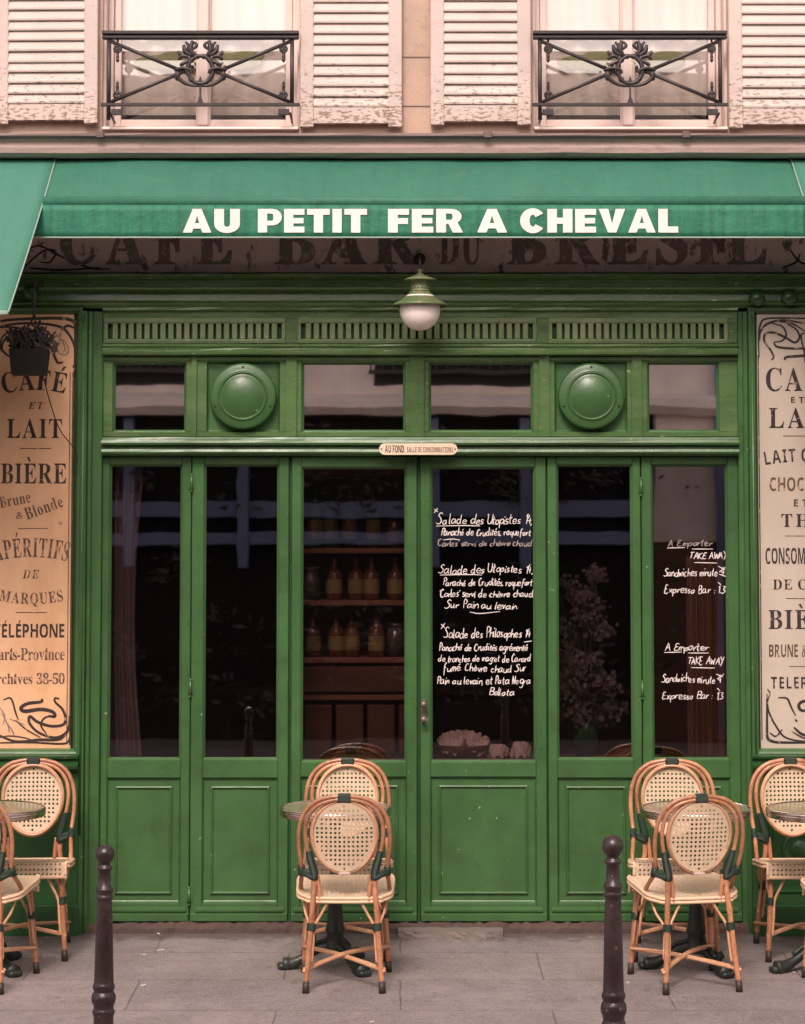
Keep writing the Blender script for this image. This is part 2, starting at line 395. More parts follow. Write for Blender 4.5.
def glass(name, refl, tint=(.86, .82, .84), wob=.12):
    m, nt, b = newmat(name); nt.nodes.remove(b); out = nt.nodes['Material Output']
    tr = N(nt, 'ShaderNodeBsdfTransparent'); tr.inputs[0].default_value = (*tint, 1)
    gl = N(nt, 'ShaderNodeBsdfGlossy'); gl.inputs['Roughness'].default_value = .015; gl.inputs[0].default_value = (.95, .9, .9, 1)
    fr = N(nt, 'ShaderNodeLayerWeight'); pw = N(nt, 'ShaderNodeMath', operation='POWER'); nt.links.new(fr.outputs['Facing'], pw.inputs[0]); pw.inputs[1].default_value = 5
    mr = N(nt, 'ShaderNodeMapRange'); nt.links.new(pw.outputs[0], mr.inputs['Value']); mr.inputs['To Min'].default_value = refl; mr.inputs['To Max'].default_value = 1.
    mx = N(nt, 'ShaderNodeMixShader'); nt.links.new(mr.outputs[0], mx.inputs[0]); nt.links.new(tr.outputs[0], mx.inputs[1]); nt.links.new(gl.outputs[0], mx.inputs[2])
    v = coords(nt); bm_ = N(nt, 'ShaderNodeBump'); bm_.inputs['Strength'].default_value = wob; bm_.inputs['Distance'].default_value = .02
    nt.links.new(noise(nt, v, 2.6, 2, .4), bm_.inputs['Height']); nt.links.new(bm_.outputs[0], gl.inputs['Normal'])
    nt.links.new(mx.outputs[0], out.inputs['Surface']); return m
M['glass'] = glass('door_glass', .22, (.80, .74, .74), .02)
M['glass_top'] = glass('transom_glass', .85, (.5, .45, .45), .018)
M['glass_up'] = glass('window_glass', .14, (.97, .97, .97), .03)
M['curtain_up'] = paint('cream_curtain', (.66, .55, .49), .9, .10, bumps=.1)
M['leafprint'] = plain('leaf_print', (.24, .23, .11), .8, 0, .5, 9)
M['blueprint'] = plain('blue_print', (.14, .19, .30), .8, 0, .5, 12)
M['sheer'] = plain('sheer_curtain', (.19, .145, .145), .9, 0, .2, 5)
M['wood_dark'] = paint('dark_wood', (.10, .045, .028), .4, .4, scale=(.3, 1, 3), bumps=.2)
M['wood_mid'] = paint('mid_wood', (.20, .09, .055), .4, .3, scale=(.3, 1, 3), bumps=.2)
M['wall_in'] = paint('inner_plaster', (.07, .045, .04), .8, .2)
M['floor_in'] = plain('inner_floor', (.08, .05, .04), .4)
M['ceramic'] = plain('ceramic', (.55, .46, .42), .25)
M['bottle_green'] = plain('bottle_green', (.03, .07, .03), .08)
M['bottle_brown'] = plain('bottle_brown', (.10, .035, .015), .08)
M['bottle_clear'] = plain('bottle_pale', (.08, .07, .065), .08)
M['bottle_label'] = plain('bottle_label', (.22, .17, .06), .6, 0, .5)
M['paper'] = plain('crumpled_paper', (.58, .45, .40), .7, 0, .3, 14)
M['dried'] = plain('mottle_petals', (.11, .092, .085), .8, 0, .4, 14)
M['blue'] = plain('blue_paint', (.20, .26, .44), .4)
M['cream_wall'] = stone('render_cream', (.92, .78, .70), (.6, .45, .4))
M['twig'] = plain('twig', (.05, .035, .03), .8)
M['steel'] = plain('steel_pipe', (.35, .33, .34), .35, .8)
EXPO = 0.68
GLYPHS = {}
GLYPHS[66, 65] = [[18,28,77,174,84,173,147,24,156,9,165,7,165,0,85,0,85,7,103,11,106,17,94,49,39,49,28,18,30,12,36,8,48,7,48,0,-3,0,-3,7,9,11], [42,60,66,119,90,60]]
GLYPHS[66, 66] = [[6,163,6,170,82,170,118,165,140,152,148,131,143,113,129,100,107,92,134,83,150,69,156,49,154,35,148,23,138,13,125,6,89,0,6,0,6,7,23,12,27,22,28,137,24,157,19,161], [89,161,72,160,68,151,68,94,82,95,98,101,105,117,103,147,96,158], [73,86,68,86,69,15,74,11,83,9,100,13,105,18,111,35,111,60,108,70,96,82]]
GLYPHS[66, 67] = [[80,172,109,172,144,162,154,167,156,173,163,173,163,115,156,115,150,129,133,152,111,164,99,165,74,156,59,129,54,84,59,42,76,17,104,9,113,10,143,23,160,40,167,33,147,12,124,0,96,-4,79,-3,51,7,29,26,15,53,11,68,11,102,21,131,29,143,52,162]]
GLYPHS[66, 68] = [[6,163,6,170,83,170,110,167,133,160,151,148,164,131,172,110,174,85,164,38,135,9,85,0,8,0,8,7,23,11,27,20,28,139,23,159], [83,161,71,158,68,150,68,27,69,16,73,11,98,11,110,17,119,28,129,62,131,85,125,127,109,153]]
GLYPHS[66, 69] = [[6,163,6,170,149,170,149,119,143,119,134,144,127,151,103,159,81,160,70,157,68,149,68,92,82,92,97,100,107,128,113,128,113,44,107,44,102,68,90,79,68,83,70,16,75,11,86,10,117,14,138,28,153,53,160,53,150,0,5,0,5,6,23,11,28,29,27,147,23,158]]
GLYPHS[66, 70] = [[5,163,5,170,147,170,147,119,141,119,136,137,128,149,115,157,81,160,72,159,68,155,68,92,81,93,95,101,103,117,106,129,113,129,113,44,106,44,100,67,96,75,81,82,68,83,70,16,78,9,96,7,96,0,6,0,6,7,23,13,27,23,28,140,23,158]]
GLYPHS[66, 72] = [[6,163,6,170,90,170,90,163,76,161,70,155,68,93,127,93,126,155,119,161,105,163,105,170,189,170,189,163,172,158,168,148,167,30,172,12,189,7,189,0,105,0,105,7,118,9,125,15,127,82,68,82,70,16,76,9,90,7,90,0,6,0,6,7,23,12,28,30,27,148,23,158]]
GLYPHS[66, 73] = [[5,163,5,170,91,170,91,163,73,159,68,144,68,24,71,14,81,8,92,7,92,0,5,0,5,7,23,12,27,21,28,144,24,159]]
GLYPHS[66, 76] = [[6,163,6,170,93,170,93,163,74,160,69,151,68,21,72,13,78,11,108,12,132,23,143,37,152,58,159,58,150,0,6,0,6,7,23,12,28,30,27,148,23,158]]
GLYPHS[66, 77] = [[6,163,6,170,69,170,118,53,167,170,230,170,230,163,213,158,209,141,209,20,214,10,230,7,230,0,147,0,147,7,164,11,168,20,169,149,107,0,101,0,39,145,40,21,45,11,63,7,63,0,5,0,5,7,23,12,28,30,27,151,23,159]]
GLYPHS[66, 78] = [[7,163,7,170,58,170,146,63,145,151,140,159,123,163,123,170,179,170,179,163,161,158,157,148,157,-4,150,-4,40,130,40,21,44,12,62,7,62,0,7,0,7,7,23,10,27,19,28,145,14,161]]
GLYPHS[66, 79] = [[86,173,122,171,152,156,174,131,185,97,183,61,168,30,142,8,109,-3,74,-1,43,14,22,39,11,73,13,109,28,139,53,162], [97,165,73,156,59,129,54,85,59,41,66,25,75,14,86,7,99,5,122,13,137,40,141,85,136,129,129,145,120,156,110,163]]
GLYPHS[66, 80] = [[6,163,6,170,114,167,133,160,149,141,152,124,150,110,145,99,137,89,124,82,109,78,68,77,68,22,72,12,90,7,90,0,6,0,6,7,23,12,28,30,27,148,23,158], [81,161,73,159,68,152,68,86,95,89,105,101,108,134,102,151,97,156]]
GLYPHS[66, 81] = [[86,173,111,173,143,162,168,140,179,120,186,85,184,65,178,48,169,32,157,18,141,8,123,0,134,-17,148,-27,166,-30,183,-27,184,-34,141,-43,110,-38,86,-24,70,0,38,19,17,48,10,85,13,109,22,130,35,148,53,162], [97,165,73,156,59,129,54,85,55,61,59,41,66,25,75,14,86,7,99,5,123,13,137,40,142,85,140,109,136,129,130,145,121,156,110,163]]
GLYPHS[66, 82] = [[6,163,6,170,104,168,137,159,147,150,153,139,155,125,151,106,138,92,117,83,163,15,171,8,179,7,179,0,126,0,75,79,68,79,70,16,76,9,90,7,90,0,6,0,6,7,23,12,28,30,27,148,23,158], [84,161,71,157,68,150,68,87,76,87,88,88,104,96,112,113,110,145,100,157]]
GLYPHS[66, 83] = [[59,173,79,173,112,166,115,166,119,174,126,174,126,119,120,119,114,136,104,150,92,160,79,165,64,165,52,159,45,142,47,130,56,121,112,92,127,76,133,57,133,39,126,22,113,8,84,-3,59,-3,32,5,26,3,23,-4,16,-4,16,59,23,59,28,42,42,19,61,7,73,6,90,9,96,13,103,26,102,44,95,52,37,86,23,103,20,113,19,133,25,150,43,167]]
GLYPHS[66, 84] = [[4,118,4,170,153,170,153,118,147,118,139,142,124,156,98,161,99,22,103,11,122,7,122,0,34,0,34,7,53,12,57,22,58,161,43,160,24,150,18,142,11,118]]
GLYPHS[66, 85] = [[6,163,6,170,90,170,90,163,72,159,68,151,68,39,76,19,82,13,102,8,127,14,141,31,146,59,145,148,141,158,122,163,122,170,177,170,177,163,165,160,158,148,155,44,150,26,141,12,129,3,112,-3,92,-5,71,-3,55,2,43,11,34,23,29,38,27,58,27,148,23,158]]
GLYPHS[66, 86] = [[-5,163,-5,170,79,170,79,163,59,159,57,150,96,53,131,145,131,156,127,161,111,163,111,170,165,170,165,163,152,159,146,150,86,-5,79,-5,14,147,5,160]]
GLYPHS[66, 114] = [[81,118,93,118,103,113,107,104,107,94,100,85,92,83,85,84,73,96,67,96,60,90,56,72,56,21,59,9,73,6,73,0,7,0,7,6,17,10,20,21,19,99,17,106,8,109,8,116,54,116,54,94,64,107]]
GLYPHS[66, 117] = [[4,110,4,116,53,116,53,23,59,15,66,13,73,15,85,25,85,98,80,108,71,110,71,116,121,116,121,26,122,17,126,13,134,11,134,5,85,-4,85,15,75,5,63,-2,49,-4,30,1,24,6,18,24,16,102,12,107]]
GLYPHS[66, 110] = [[77,116,91,119,109,114,119,101,123,79,123,16,128,8,135,6,135,0,75,0,75,6,83,8,86,13,88,21,87,92,83,99,76,101,61,95,55,88,55,16,60,8,67,6,67,0,7,0,7,6,17,10,20,21,19,99,15,108,7,110,7,116,55,116,55,100,65,110]]
GLYPHS[66, 101] = [[49,118,72,117,83,112,100,94,104,80,105,62,44,62,47,36,57,21,74,16,92,23,101,32,106,27,92,10,76,0,48,-3,32,4,19,17,10,35,8,70,14,90,32,111], [65,110,51,107,45,95,43,72,75,72,74,97,69,107]]
GLYPHS[66, 100] = [[66,164,66,170,119,170,119,22,123,13,132,10,132,4,83,-4,83,15,75,4,65,-2,44,-3,29,4,17,17,10,34,7,55,10,78,18,97,30,111,46,118,65,117,83,104,83,154,79,160], [65,105,52,99,49,93,44,57,48,22,57,12,64,11,75,15,83,28,83,90,77,100]]
GLYPHS[66, 108] = [[8,164,8,170,55,170,56,16,60,8,67,6,67,0,7,0,7,6,17,10,20,21,19,153,15,162]]
GLYPHS[66, 111] = [[52,118,73,118,91,111,111,89,117,69,117,46,111,26,91,4,73,-3,52,-3,34,4,19,18,8,46,10,79,19,97,34,111], [63,111,51,107,48,101,44,58,48,15,56,5,63,4,69,5,78,15,82,57,77,101,69,110]]
GLYPHS[66, 97] = [[51,118,76,117,89,114,104,101,109,78,109,17,113,13,119,16,123,10,105,-2,95,-4,84,-2,77,4,75,13,50,-1,36,-3,21,0,15,4,8,16,9,34,15,43,36,58,74,71,72,101,61,109,41,106,39,102,46,86,44,78,37,73,24,72,14,79,13,94,18,104,35,115], [74,63,57,56,47,46,44,31,45,21,49,15,56,13,65,15,74,24]]
GLYPHS[66, 105] = [[32,172,47,170,56,159,54,144,42,135,28,137,19,148,21,163], [8,109,8,116,55,116,56,16,60,8,67,6,67,0,7,0,7,6,17,10,20,21,19,99,17,106]]
GLYPHS[66, 115] = [[41,118,55,119,79,114,86,119,91,119,91,83,85,83,78,98,62,109,47,109,41,104,39,97,41,89,46,84,85,61,93,51,96,35,91,15,77,1,56,-4,27,3,19,-3,13,-3,13,39,20,39,27,21,45,7,63,7,71,17,70,28,65,34,25,58,14,75,15,92,18,101,32,114]]
GLYPHS[66, 99] = [[55,118,76,118,93,111,102,99,103,87,96,78,80,78,75,84,72,106,63,111,51,106,44,92,43,53,51,28,66,16,85,16,101,27,106,23,92,8,76,-1,58,-4,32,4,14,25,7,56,15,88,36,111]]
GLYPHS[66, 104] = [[7,164,7,170,55,170,55,99,65,110,77,116,91,119,109,114,119,101,123,79,123,16,128,8,135,6,135,0,75,0,75,6,83,8,86,13,88,21,87,87,83,99,68,100,55,88,55,16,60,8,67,6,67,0,7,0,7,6,17,10,20,21,19,153,15,162]]
GLYPHS[66, 118] = [[-1,109,-1,116,61,116,61,110,52,109,48,102,69,46,90,101,88,106,76,110,76,116,114,116,114,110,106,106,99,96,60,-4,53,-4,10,101,6,107]]
GLYPHS[66, 51] = [[48,180,81,180,95,176,115,162,120,152,122,140,117,120,103,105,84,95,104,89,121,75,127,61,128,42,123,26,113,14,101,5,86,0,49,-2,23,5,10,18,7,28,10,38,18,45,28,47,29,37,37,23,50,16,64,15,74,18,86,30,89,43,89,61,80,75,63,83,36,85,36,100,62,101,76,110,80,118,84,137,79,158,69,165,53,163,45,151,42,127,18,132,10,142,11,158,15,165,34,177]]
GLYPHS[66, 56] = [[58,180,87,180,101,176,119,160,125,137,120,120,109,108,91,97,123,74,131,57,132,47,130,33,125,21,115,11,103,3,68,-3,44,0,19,15,8,37,9,56,12,64,25,78,44,90,21,110,14,126,13,136,16,151,23,164,37,175], [75,166,58,163,51,153,49,139,52,124,56,118,76,105,89,118,93,138,88,156], [61,80,51,72,44,60,42,35,45,28,55,16,70,12,84,16,90,21,97,34,98,43,97,51,89,63]]
GLYPHS[66, 53] = [[15,92,23,179,118,179,119,133,105,133,101,147,95,151,39,151,35,105,57,108,81,107,109,95,119,85,125,71,126,45,121,28,105,10,84,1,50,-2,24,5,15,13,11,23,11,33,16,41,30,45,33,31,41,20,51,16,68,17,77,22,84,31,88,46,87,66,79,83,64,91,43,91,27,88]]
GLYPHS[66, 48] = [[56,180,84,180,105,170,120,151,128,123,131,72,125,41,120,28,105,9,84,-1,56,-1,34,9,19,28,11,56,9,107,14,138,19,151,34,170], [70,165,62,163,56,156,52,145,47,90,52,34,56,23,62,16,70,14,78,16,84,23,88,34,93,90,88,145,84,156,78,163]]
GLYPHS[66, 38] = [[72,167,49,162,33,149,28,128,31,114,47,89,26,74,12,57,7,38,13,18,29,3,50,-2,66,0,84,8,104,23,124,0,155,0,121,40,132,55,148,85,124,85,106,57,82,85,99,100,110,115,113,130,107,149,93,162], [71,147,81,144,87,138,90,129,88,120,82,112,68,101,54,120,52,130,54,139,61,144], [45,61,61,72,89,40,65,23,53,20,42,23,35,29,32,38,35,50]]
GLYPHS[66, 45] = [[10,67,10,44,71,44,71,67]]
GLYPHS[83, 65] = [[0,0,63,179,109,179,173,0,132,0,119,43,54,43,41,0], [86,152,63,74,110,74]]
GLYPHS[83, 85] = [[21,64,21,179,59,179,59,69,63,46,68,38,84,30,106,30,122,39,129,57,130,70,130,179,168,179,167,51,160,30,153,20,135,6,123,1,94,-3,72,0,54,6,40,16,29,29,23,45]]
GLYPHS[83, 80] = [[23,0,23,179,80,179,100,177,117,172,130,164,139,152,144,139,146,123,143,103,134,85,118,72,93,64,60,64,60,0], [78,148,60,148,60,95,83,95,98,101,106,113,108,122,104,136,94,145]]
GLYPHS[83, 69] = [[23,0,23,179,125,179,125,148,60,148,60,108,121,108,121,77,60,77,60,31,125,31,125,0]]
GLYPHS[83, 84] = [[5,147,5,179,140,179,140,147,91,147,91,0,54,0,54,147]]
GLYPHS[83, 73] = [[8,157,8,179,89,179,89,157,68,147,68,32,89,22,89,0,8,0,8,22,30,32,30,147]]
GLYPHS[83, 70] = [[23,0,23,179,125,179,125,148,60,148,60,102,120,102,120,71,60,71,60,0]]
GLYPHS[83, 82] = [[23,0,23,179,97,177,115,173,128,165,138,155,144,141,145,117,141,104,129,88,113,78,165,0,123,0,81,69,60,69,60,0], [72,148,60,148,60,99,93,102,104,110,108,124,104,138,92,145]]
GLYPHS[83, 67] = [[81,180,116,180,151,169,138,138,111,148,85,148,74,142,65,133,59,121,55,106,55,71,64,45,73,36,84,31,113,30,144,39,144,7,104,-2,77,-1,62,3,38,17,30,28,18,55,15,89,16,106,24,137,41,160,53,169]]
GLYPHS[83, 72] = [[23,0,23,179,60,179,60,109,131,109,131,179,169,179,169,0,131,0,131,77,60,77,60,0]]
GLYPHS[83, 86] = [[61,0,0,179,38,179,73,70,81,33,91,72,124,179,163,179,102,0]]
GLYPHS[83, 76] = [[23,0,23,179,60,179,60,31,133,31,133,0]]
GLYPHS[83, 79] = [[81,180,118,180,148,170,168,151,180,123,183,107,183,72,175,41,159,18,148,9,118,-1,81,-1,52,9,31,28,19,56,16,72,16,107,24,138,31,151,52,170], [100,150,85,148,74,143,65,134,55,107,54,90,55,72,65,45,74,36,85,31,100,29,114,31,126,36,134,45,140,57,145,90,140,122,134,134,126,143,114,148]]
GLYPHS[83, 78] = [[23,0,23,179,70,179,149,45,147,179,181,179,181,0,133,0,54,135,56,0]]
GLYPHS[83, 68] = [[23,0,23,179,79,179,113,174,140,161,151,151,165,125,171,91,168,63,159,41,145,23,126,10,102,3], [81,148,60,148,60,31,77,31,107,38,125,57,131,90,125,123,118,134,108,141,96,146]]
GLYPHS[83, 83] = [[57,180,92,180,127,169,115,139,93,147,73,150,61,147,51,137,54,121,114,85,123,73,127,58,126,35,120,22,111,12,98,4,81,-1,44,-1,12,8,12,44,47,31,65,29,80,31,90,43,90,54,86,59,33,90,21,104,15,115,15,145,21,158,30,168,42,175]]
GLYPHS[83, 77] = [[23,0,23,179,74,179,117,42,162,179,213,179,213,0,178,0,180,136,179,140,133,0,98,0,54,140,56,0]]
GLYPHS[83, 71] = [[89,180,127,180,161,170,148,140,122,148,97,149,79,142,60,121,54,89,58,58,73,37,90,30,124,32,124,69,90,69,90,100,161,100,161,8,110,-2,73,0,52,8,36,21,24,39,17,62,15,90,19,124,34,151,57,170]]
GLYPHS[83, 66] = [[23,0,23,179,100,177,132,169,142,160,148,148,150,133,147,115,138,101,123,94,144,84,151,74,154,60,153,37,147,24,137,14,124,6,108,2], [80,148,60,148,60,108,92,108,100,110,109,117,112,128,108,139,98,146], [84,78,60,78,60,31,95,32,103,34,113,43,116,56,112,67,103,75]]
GLYPHS[83, 81] = [[81,180,118,180,148,170,168,151,180,123,185,90,180,53,165,24,141,6,184,-43,135,-43,102,-3,65,3,40,18,31,28,19,56,16,72,16,107,24,138,31,151,52,170], [100,150,85,148,74,143,65,134,55,107,54,90,55,72,65,45,74,36,85,31,100,29,114,31,126,36,134,45,140,57,145,90,140,122,134,134,126,143,114,148]]
GLYPHS[83, 46] = [[27,28,20,26,14,20,12,13,14,5,20,0,27,-2,35,0,40,5,42,13,40,20,35,26]]
GLYPHS[67, 97] = [[63,76,78,76,84,72,87,66,92,76,120,77,90,14,91,12,96,12,116,28,121,23,97,5,84,-1,74,-1,64,6,62,15,52,6,42,0,31,-2,18,1,9,9,7,15,7,28,16,47,27,59,40,68], [75,70,64,66,49,49,34,23,31,8,36,5,48,9,67,31,82,61,81,66]]
GLYPHS[67, 108] = [[82,143,112,147,41,15,41,10,44,8,53,12,71,28,76,23,49,1,30,-1,17,7,15,16,16,24,29,53,18,42,13,46,40,75]]
GLYPHS[67, 100] = [[132,144,163,147,89,11,92,8,98,10,119,28,124,23,103,5,91,-1,74,0,65,10,65,16,54,6,44,0,33,-2,19,1,9,10,7,16,6,23,9,36,22,54,35,65,49,72,64,76,80,76,86,72,90,67], [81,69,71,68,56,55,38,29,32,12,35,6,42,6,50,10,63,23,80,50,84,62]]
GLYPHS[67, 101] = [[61,76,74,76,83,72,89,65,89,55,83,46,71,37,36,26,32,11,35,6,47,6,69,15,85,28,89,23,63,5,46,-1,28,-1,14,6,8,12,4,25,7,36,20,54,40,69], [68,69,59,64,49,51,39,32,44,33,55,37,67,49,72,62,70,68]]
GLYPHS[67, 115] = [[50,84,56,83,52,69,64,46,65,30,60,21,72,31,77,26,50,4,30,-2,12,0,2,11,2,19,7,26,16,27,23,22,22,13,13,8,17,6,25,7,34,19,40,40,40,63,18,42,14,47]]
GLYPHS[67, 117] = [[41,75,77,77,47,24,44,14,48,10,60,18,75,35,100,75,136,77,99,11,103,8,108,10,129,28,134,23,111,4,100,-1,82,1,75,7,72,16,73,23,60,10,39,-1,27,-1,16,7,14,16,16,24,30,54,18,42,14,47]]
GLYPHS[67, 116] = [[80,140,112,142,93,110,110,110,108,102,88,102,76,82,45,26,39,11,41,8,48,10,71,28,76,23,61,10,47,1,33,-2,19,4,15,11,15,23,31,55,18,42,13,47,44,82]]
GLYPHS[67, 111] = [[63,76,84,74,93,67,95,61,94,43,78,21,96,31,101,26,83,14,66,10,45,0,34,-2,20,1,10,11,7,17,9,36,22,54,41,69], [75,69,60,57,45,36,36,15,36,9,40,6,52,12,53,21,65,27,74,40,79,51,81,62,81,66]]
GLYPHS[67, 112] = [[72,133,102,136,64,62,83,75,92,77,101,74,107,68,109,59,107,47,88,17,84,8,93,9,116,28,121,23,97,4,82,-2,67,4,61,19,68,35,91,67,90,69,85,68,70,58,48,31,-6,-68,-37,-71,29,52,18,42,14,47,37,72]]
GLYPHS[67, 105] = [[68,115,78,114,84,107,82,98,72,91,62,92,56,98,58,108], [40,75,75,77,44,21,40,8,50,12,68,28,72,23,51,4,32,-2,21,0,15,6,13,15,18,30,31,55,18,42,13,47]]
GLYPHS[67, 110] = [[94,74,106,77,115,75,121,67,124,56,118,40,98,13,98,8,107,13,125,28,130,23,105,3,95,-1,87,-1,79,4,75,13,74,23,79,36,104,66,103,69,97,67,73,47,37,0,-1,-2,39,57,37,59,34,57,19,42,14,47,36,68,49,76,60,75,64,69,64,49,80,65]]
GLYPHS[67, 99] = [[62,76,75,77,85,73,91,66,90,55,82,48,74,49,71,52,70,59,74,65,78,68,74,69,69,67,49,44,37,19,36,9,45,6,61,14,79,28,84,23,59,5,44,-1,27,-1,21,1,11,11,8,17,8,31,18,50,35,65,49,73]]
GLYPHS[67, 114] = [[38,82,43,82,44,73,70,67,76,64,79,59,77,49,56,16,54,9,57,8,62,10,77,21,84,28,88,23,60,0,43,-1,28,7,25,17,29,31,39,47,55,61,38,61,19,42,14,47,30,62,34,77]]
GLYPHS[67, 113] = [[61,76,75,76,80,72,83,66,87,75,119,77,50,-46,46,-55,45,-64,50,-67,59,-64,73,-48,81,-23,78,4,109,28,114,23,88,1,89,-17,89,-27,83,-46,72,-62,66,-67,50,-74,35,-75,25,-69,19,-60,21,-41,45,4,30,-2,17,1,9,10,6,28,11,40,26,58,46,72], [72,68,61,59,46,41,33,21,29,10,33,6,45,11,60,28,76,57,76,65]]
GLYPHS[67, 102] = [[114,150,133,150,139,145,141,137,137,121,117,95,96,78,71,62,38,6,56,10,75,28,80,23,59,3,46,-2,34,-2,-4,-68,-35,-72,12,9,9,17,11,22,16,27,23,28,42,59,23,42,19,47,47,75,87,130,105,146], [120,144,113,142,99,125,71,71,101,92,112,104,124,126,125,139]]
GLYPHS[67, 104] = [[82,143,113,147,61,49,77,65,91,74,108,76,119,67,121,51,116,41,98,18,95,9,101,10,123,28,128,23,104,3,90,-2,77,4,72,20,73,27,78,38,102,66,101,69,96,68,83,60,69,47,37,0,5,-2,38,60,21,42,16,47,45,79]]
GLYPHS[67, 109] = [[93,74,105,77,114,73,118,65,117,49,133,65,147,74,164,76,175,68,177,57,174,44,156,17,153,9,157,8,163,13,181,28,186,23,161,3,151,-1,143,-1,132,8,130,23,135,36,153,59,157,68,150,67,134,53,94,0,57,-2,94,54,98,63,96,67,84,59,64,37,37,0,-1,-2,39,57,37,59,34,57,19,42,14,47,36,68,49,76,61,75,64,69,65,61,64,49,80,65]]
GLYPHS[67, 118] = [[49,77,56,75,59,71,60,55,38,15,38,9,44,7,54,9,75,22,68,35,69,51,78,67,89,76,101,75,105,69,107,62,105,50,99,37,88,25,98,28,107,36,112,31,103,24,94,19,82,18,68,7,55,1,34,-1,22,4,18,8,15,19,16,28,34,57,30,58,20,47,16,52,35,70], [92,61,84,57,78,49,76,39,77,31,81,26,92,41,97,56,95,60]]
GLYPHS[67, 103] = [[91,76,122,78,84,10,112,28,117,23,98,10,78,0,66,-22,41,-55,29,-65,16,-72,-4,-73,-11,-71,-20,-65,-23,-55,-15,-36,8,-18,48,-2,53,8,37,0,29,-2,16,1,8,10,5,15,5,28,11,41,20,54,39,69,54,75,69,77,77,76,83,72,86,67], [77,69,68,68,53,52,35,25,28,9,31,5,38,5,55,18,76,52,80,64], [44,-11,17,-23,-1,-39,-7,-56,-3,-65,2,-67,13,-61,19,-54]]
GLYPHS[67, 98] = [[82,144,114,147,51,41,38,14,40,7,47,7,61,13,72,22,68,33,69,52,78,68,89,77,100,76,104,71,105,62,100,42,85,24,93,25,108,35,112,30,97,21,79,18,64,7,49,0,34,-2,19,3,14,17,18,31,30,54,17,42,13,47,35,70], [88,60,84,59,79,52,76,43,76,34,79,26,91,42,93,57]]
GLYPHS[67, 120] = [[82,76,94,76,98,72,99,63,94,56,89,55,84,56,79,64,68,41,64,16,66,10,74,11,94,28,99,23,84,10,67,1,55,1,45,8,41,14,38,29,22,5,7,-2,1,-1,-2,3,-3,12,2,19,11,21,17,17,18,12,32,29,39,45,39,58,34,57,19,42,14,47,38,70,51,76,57,73,61,63,63,44,69,61]]
GLYPHS[67, 119] = [[47,75,83,77,46,20,43,12,47,7,56,12,73,29,91,53,104,75,142,77,110,24,107,13,111,7,119,7,129,10,146,22,140,31,139,45,146,62,157,74,165,77,175,73,178,62,176,50,170,37,160,25,170,28,179,36,184,31,165,19,154,18,139,7,126,1,110,-2,93,1,83,10,80,25,64,8,52,1,41,-2,26,1,17,7,15,24,20,34,38,58,33,57,22,47,17,52], [164,61,156,57,150,49,147,39,149,31,152,26,164,41,169,56,166,60]]
GLYPHS[73, 83] = [[75,180,105,180,136,169,122,141,87,150,71,144,65,135,65,124,70,114,95,95,108,80,115,63,114,41,106,22,92,8,60,-2,32,-1,5,9,5,42,34,30,57,29,74,37,78,48,72,65,46,85,34,100,26,119,27,137,33,155,46,169]]
GLYPHS[73, 85] = [[19,66,43,179,80,179,55,51,57,39,65,32,78,29,96,33,102,39,111,55,138,179,175,179,147,51,131,20,113,6,89,-2,57,-1,43,4,32,11,24,21,17,48]]
GLYPHS[73, 80] = [[7,0,44,179,108,178,129,172,143,161,148,154,154,127,149,101,144,91,127,76,104,67,57,64,44,0], [93,148,75,148,64,95,89,95,106,103,115,117,114,138,106,145]]
GLYPHS[73, 67] = [[98,181,131,180,163,169,149,138,125,148,101,149,85,142,67,123,55,88,54,57,61,39,68,34,88,29,109,32,129,39,129,7,101,-1,81,-3,61,0,44,6,32,16,22,31,17,48,15,78,25,120,41,148,65,170]]
GLYPHS[73, 78] = [[7,0,44,179,88,179,130,47,157,179,190,179,152,0,111,0,66,135,40,0]]
GLYPHS[73, 66] = [[7,0,44,179,112,177,137,169,146,162,151,152,153,139,148,117,135,102,114,92,133,80,140,67,139,46,136,35,124,17,106,6,83,1], [94,148,75,148,67,108,93,108,106,113,113,123,112,140,105,146], [81,78,60,78,50,31,81,32,94,38,99,43,103,58,100,69,93,75]]
GLYPHS[73, 69] = [[7,0,44,179,144,179,138,148,75,148,67,108,125,108,118,77,60,77,50,31,113,31,106,0]]
GLYPHS[73, 84] = [[21,147,27,179,151,179,144,147,101,147,70,0,33,0,64,147]]
GLYPHS[73, 65] = [[-15,0,79,179,124,179,142,0,106,0,103,43,45,43,24,0], [97,150,60,74,101,74]]
GLYPHS[73, 75] = [[7,0,44,179,82,179,63,92,132,179,176,179,104,93,139,0,98,0,72,72,57,64,44,0]]
GLYPHS[73, 87] = [[28,0,23,179,58,179,58,39,118,179,151,179,153,48,153,39,209,179,247,179,168,0,126,0,123,124,69,0]]
GLYPHS[73, 89] = [[52,68,23,179,61,179,77,106,122,179,164,179,89,68,74,0,37,0]]
GLYPHS[73, 77] = [[7,0,44,179,94,179,103,45,170,179,221,179,184,0,149,0,179,133,179,138,110,0,76,0,67,138,40,0]]
GLYPHS[73, 82] = [[7,0,44,179,105,177,130,167,139,158,144,145,146,130,141,105,127,87,107,76,139,0,98,0,73,69,58,69,44,0], [84,148,75,148,65,99,84,100,99,106,107,119,105,139,97,145]]
GLYPHS[73, 70] = [[7,0,44,179,144,179,137,148,75,148,65,102,123,102,116,71,59,71,44,0]]
GLYPHS[73, 68] = [[7,0,44,179,113,177,130,171,143,161,153,148,159,131,160,89,150,52,141,37,116,14,82,2], [89,148,75,148,50,31,76,32,87,36,105,50,117,71,123,109,119,131,107,143]]
GLYPHS[73, 49] = [[15,133,72,179,103,179,103,0,66,0,66,127,67,139,33,110]]
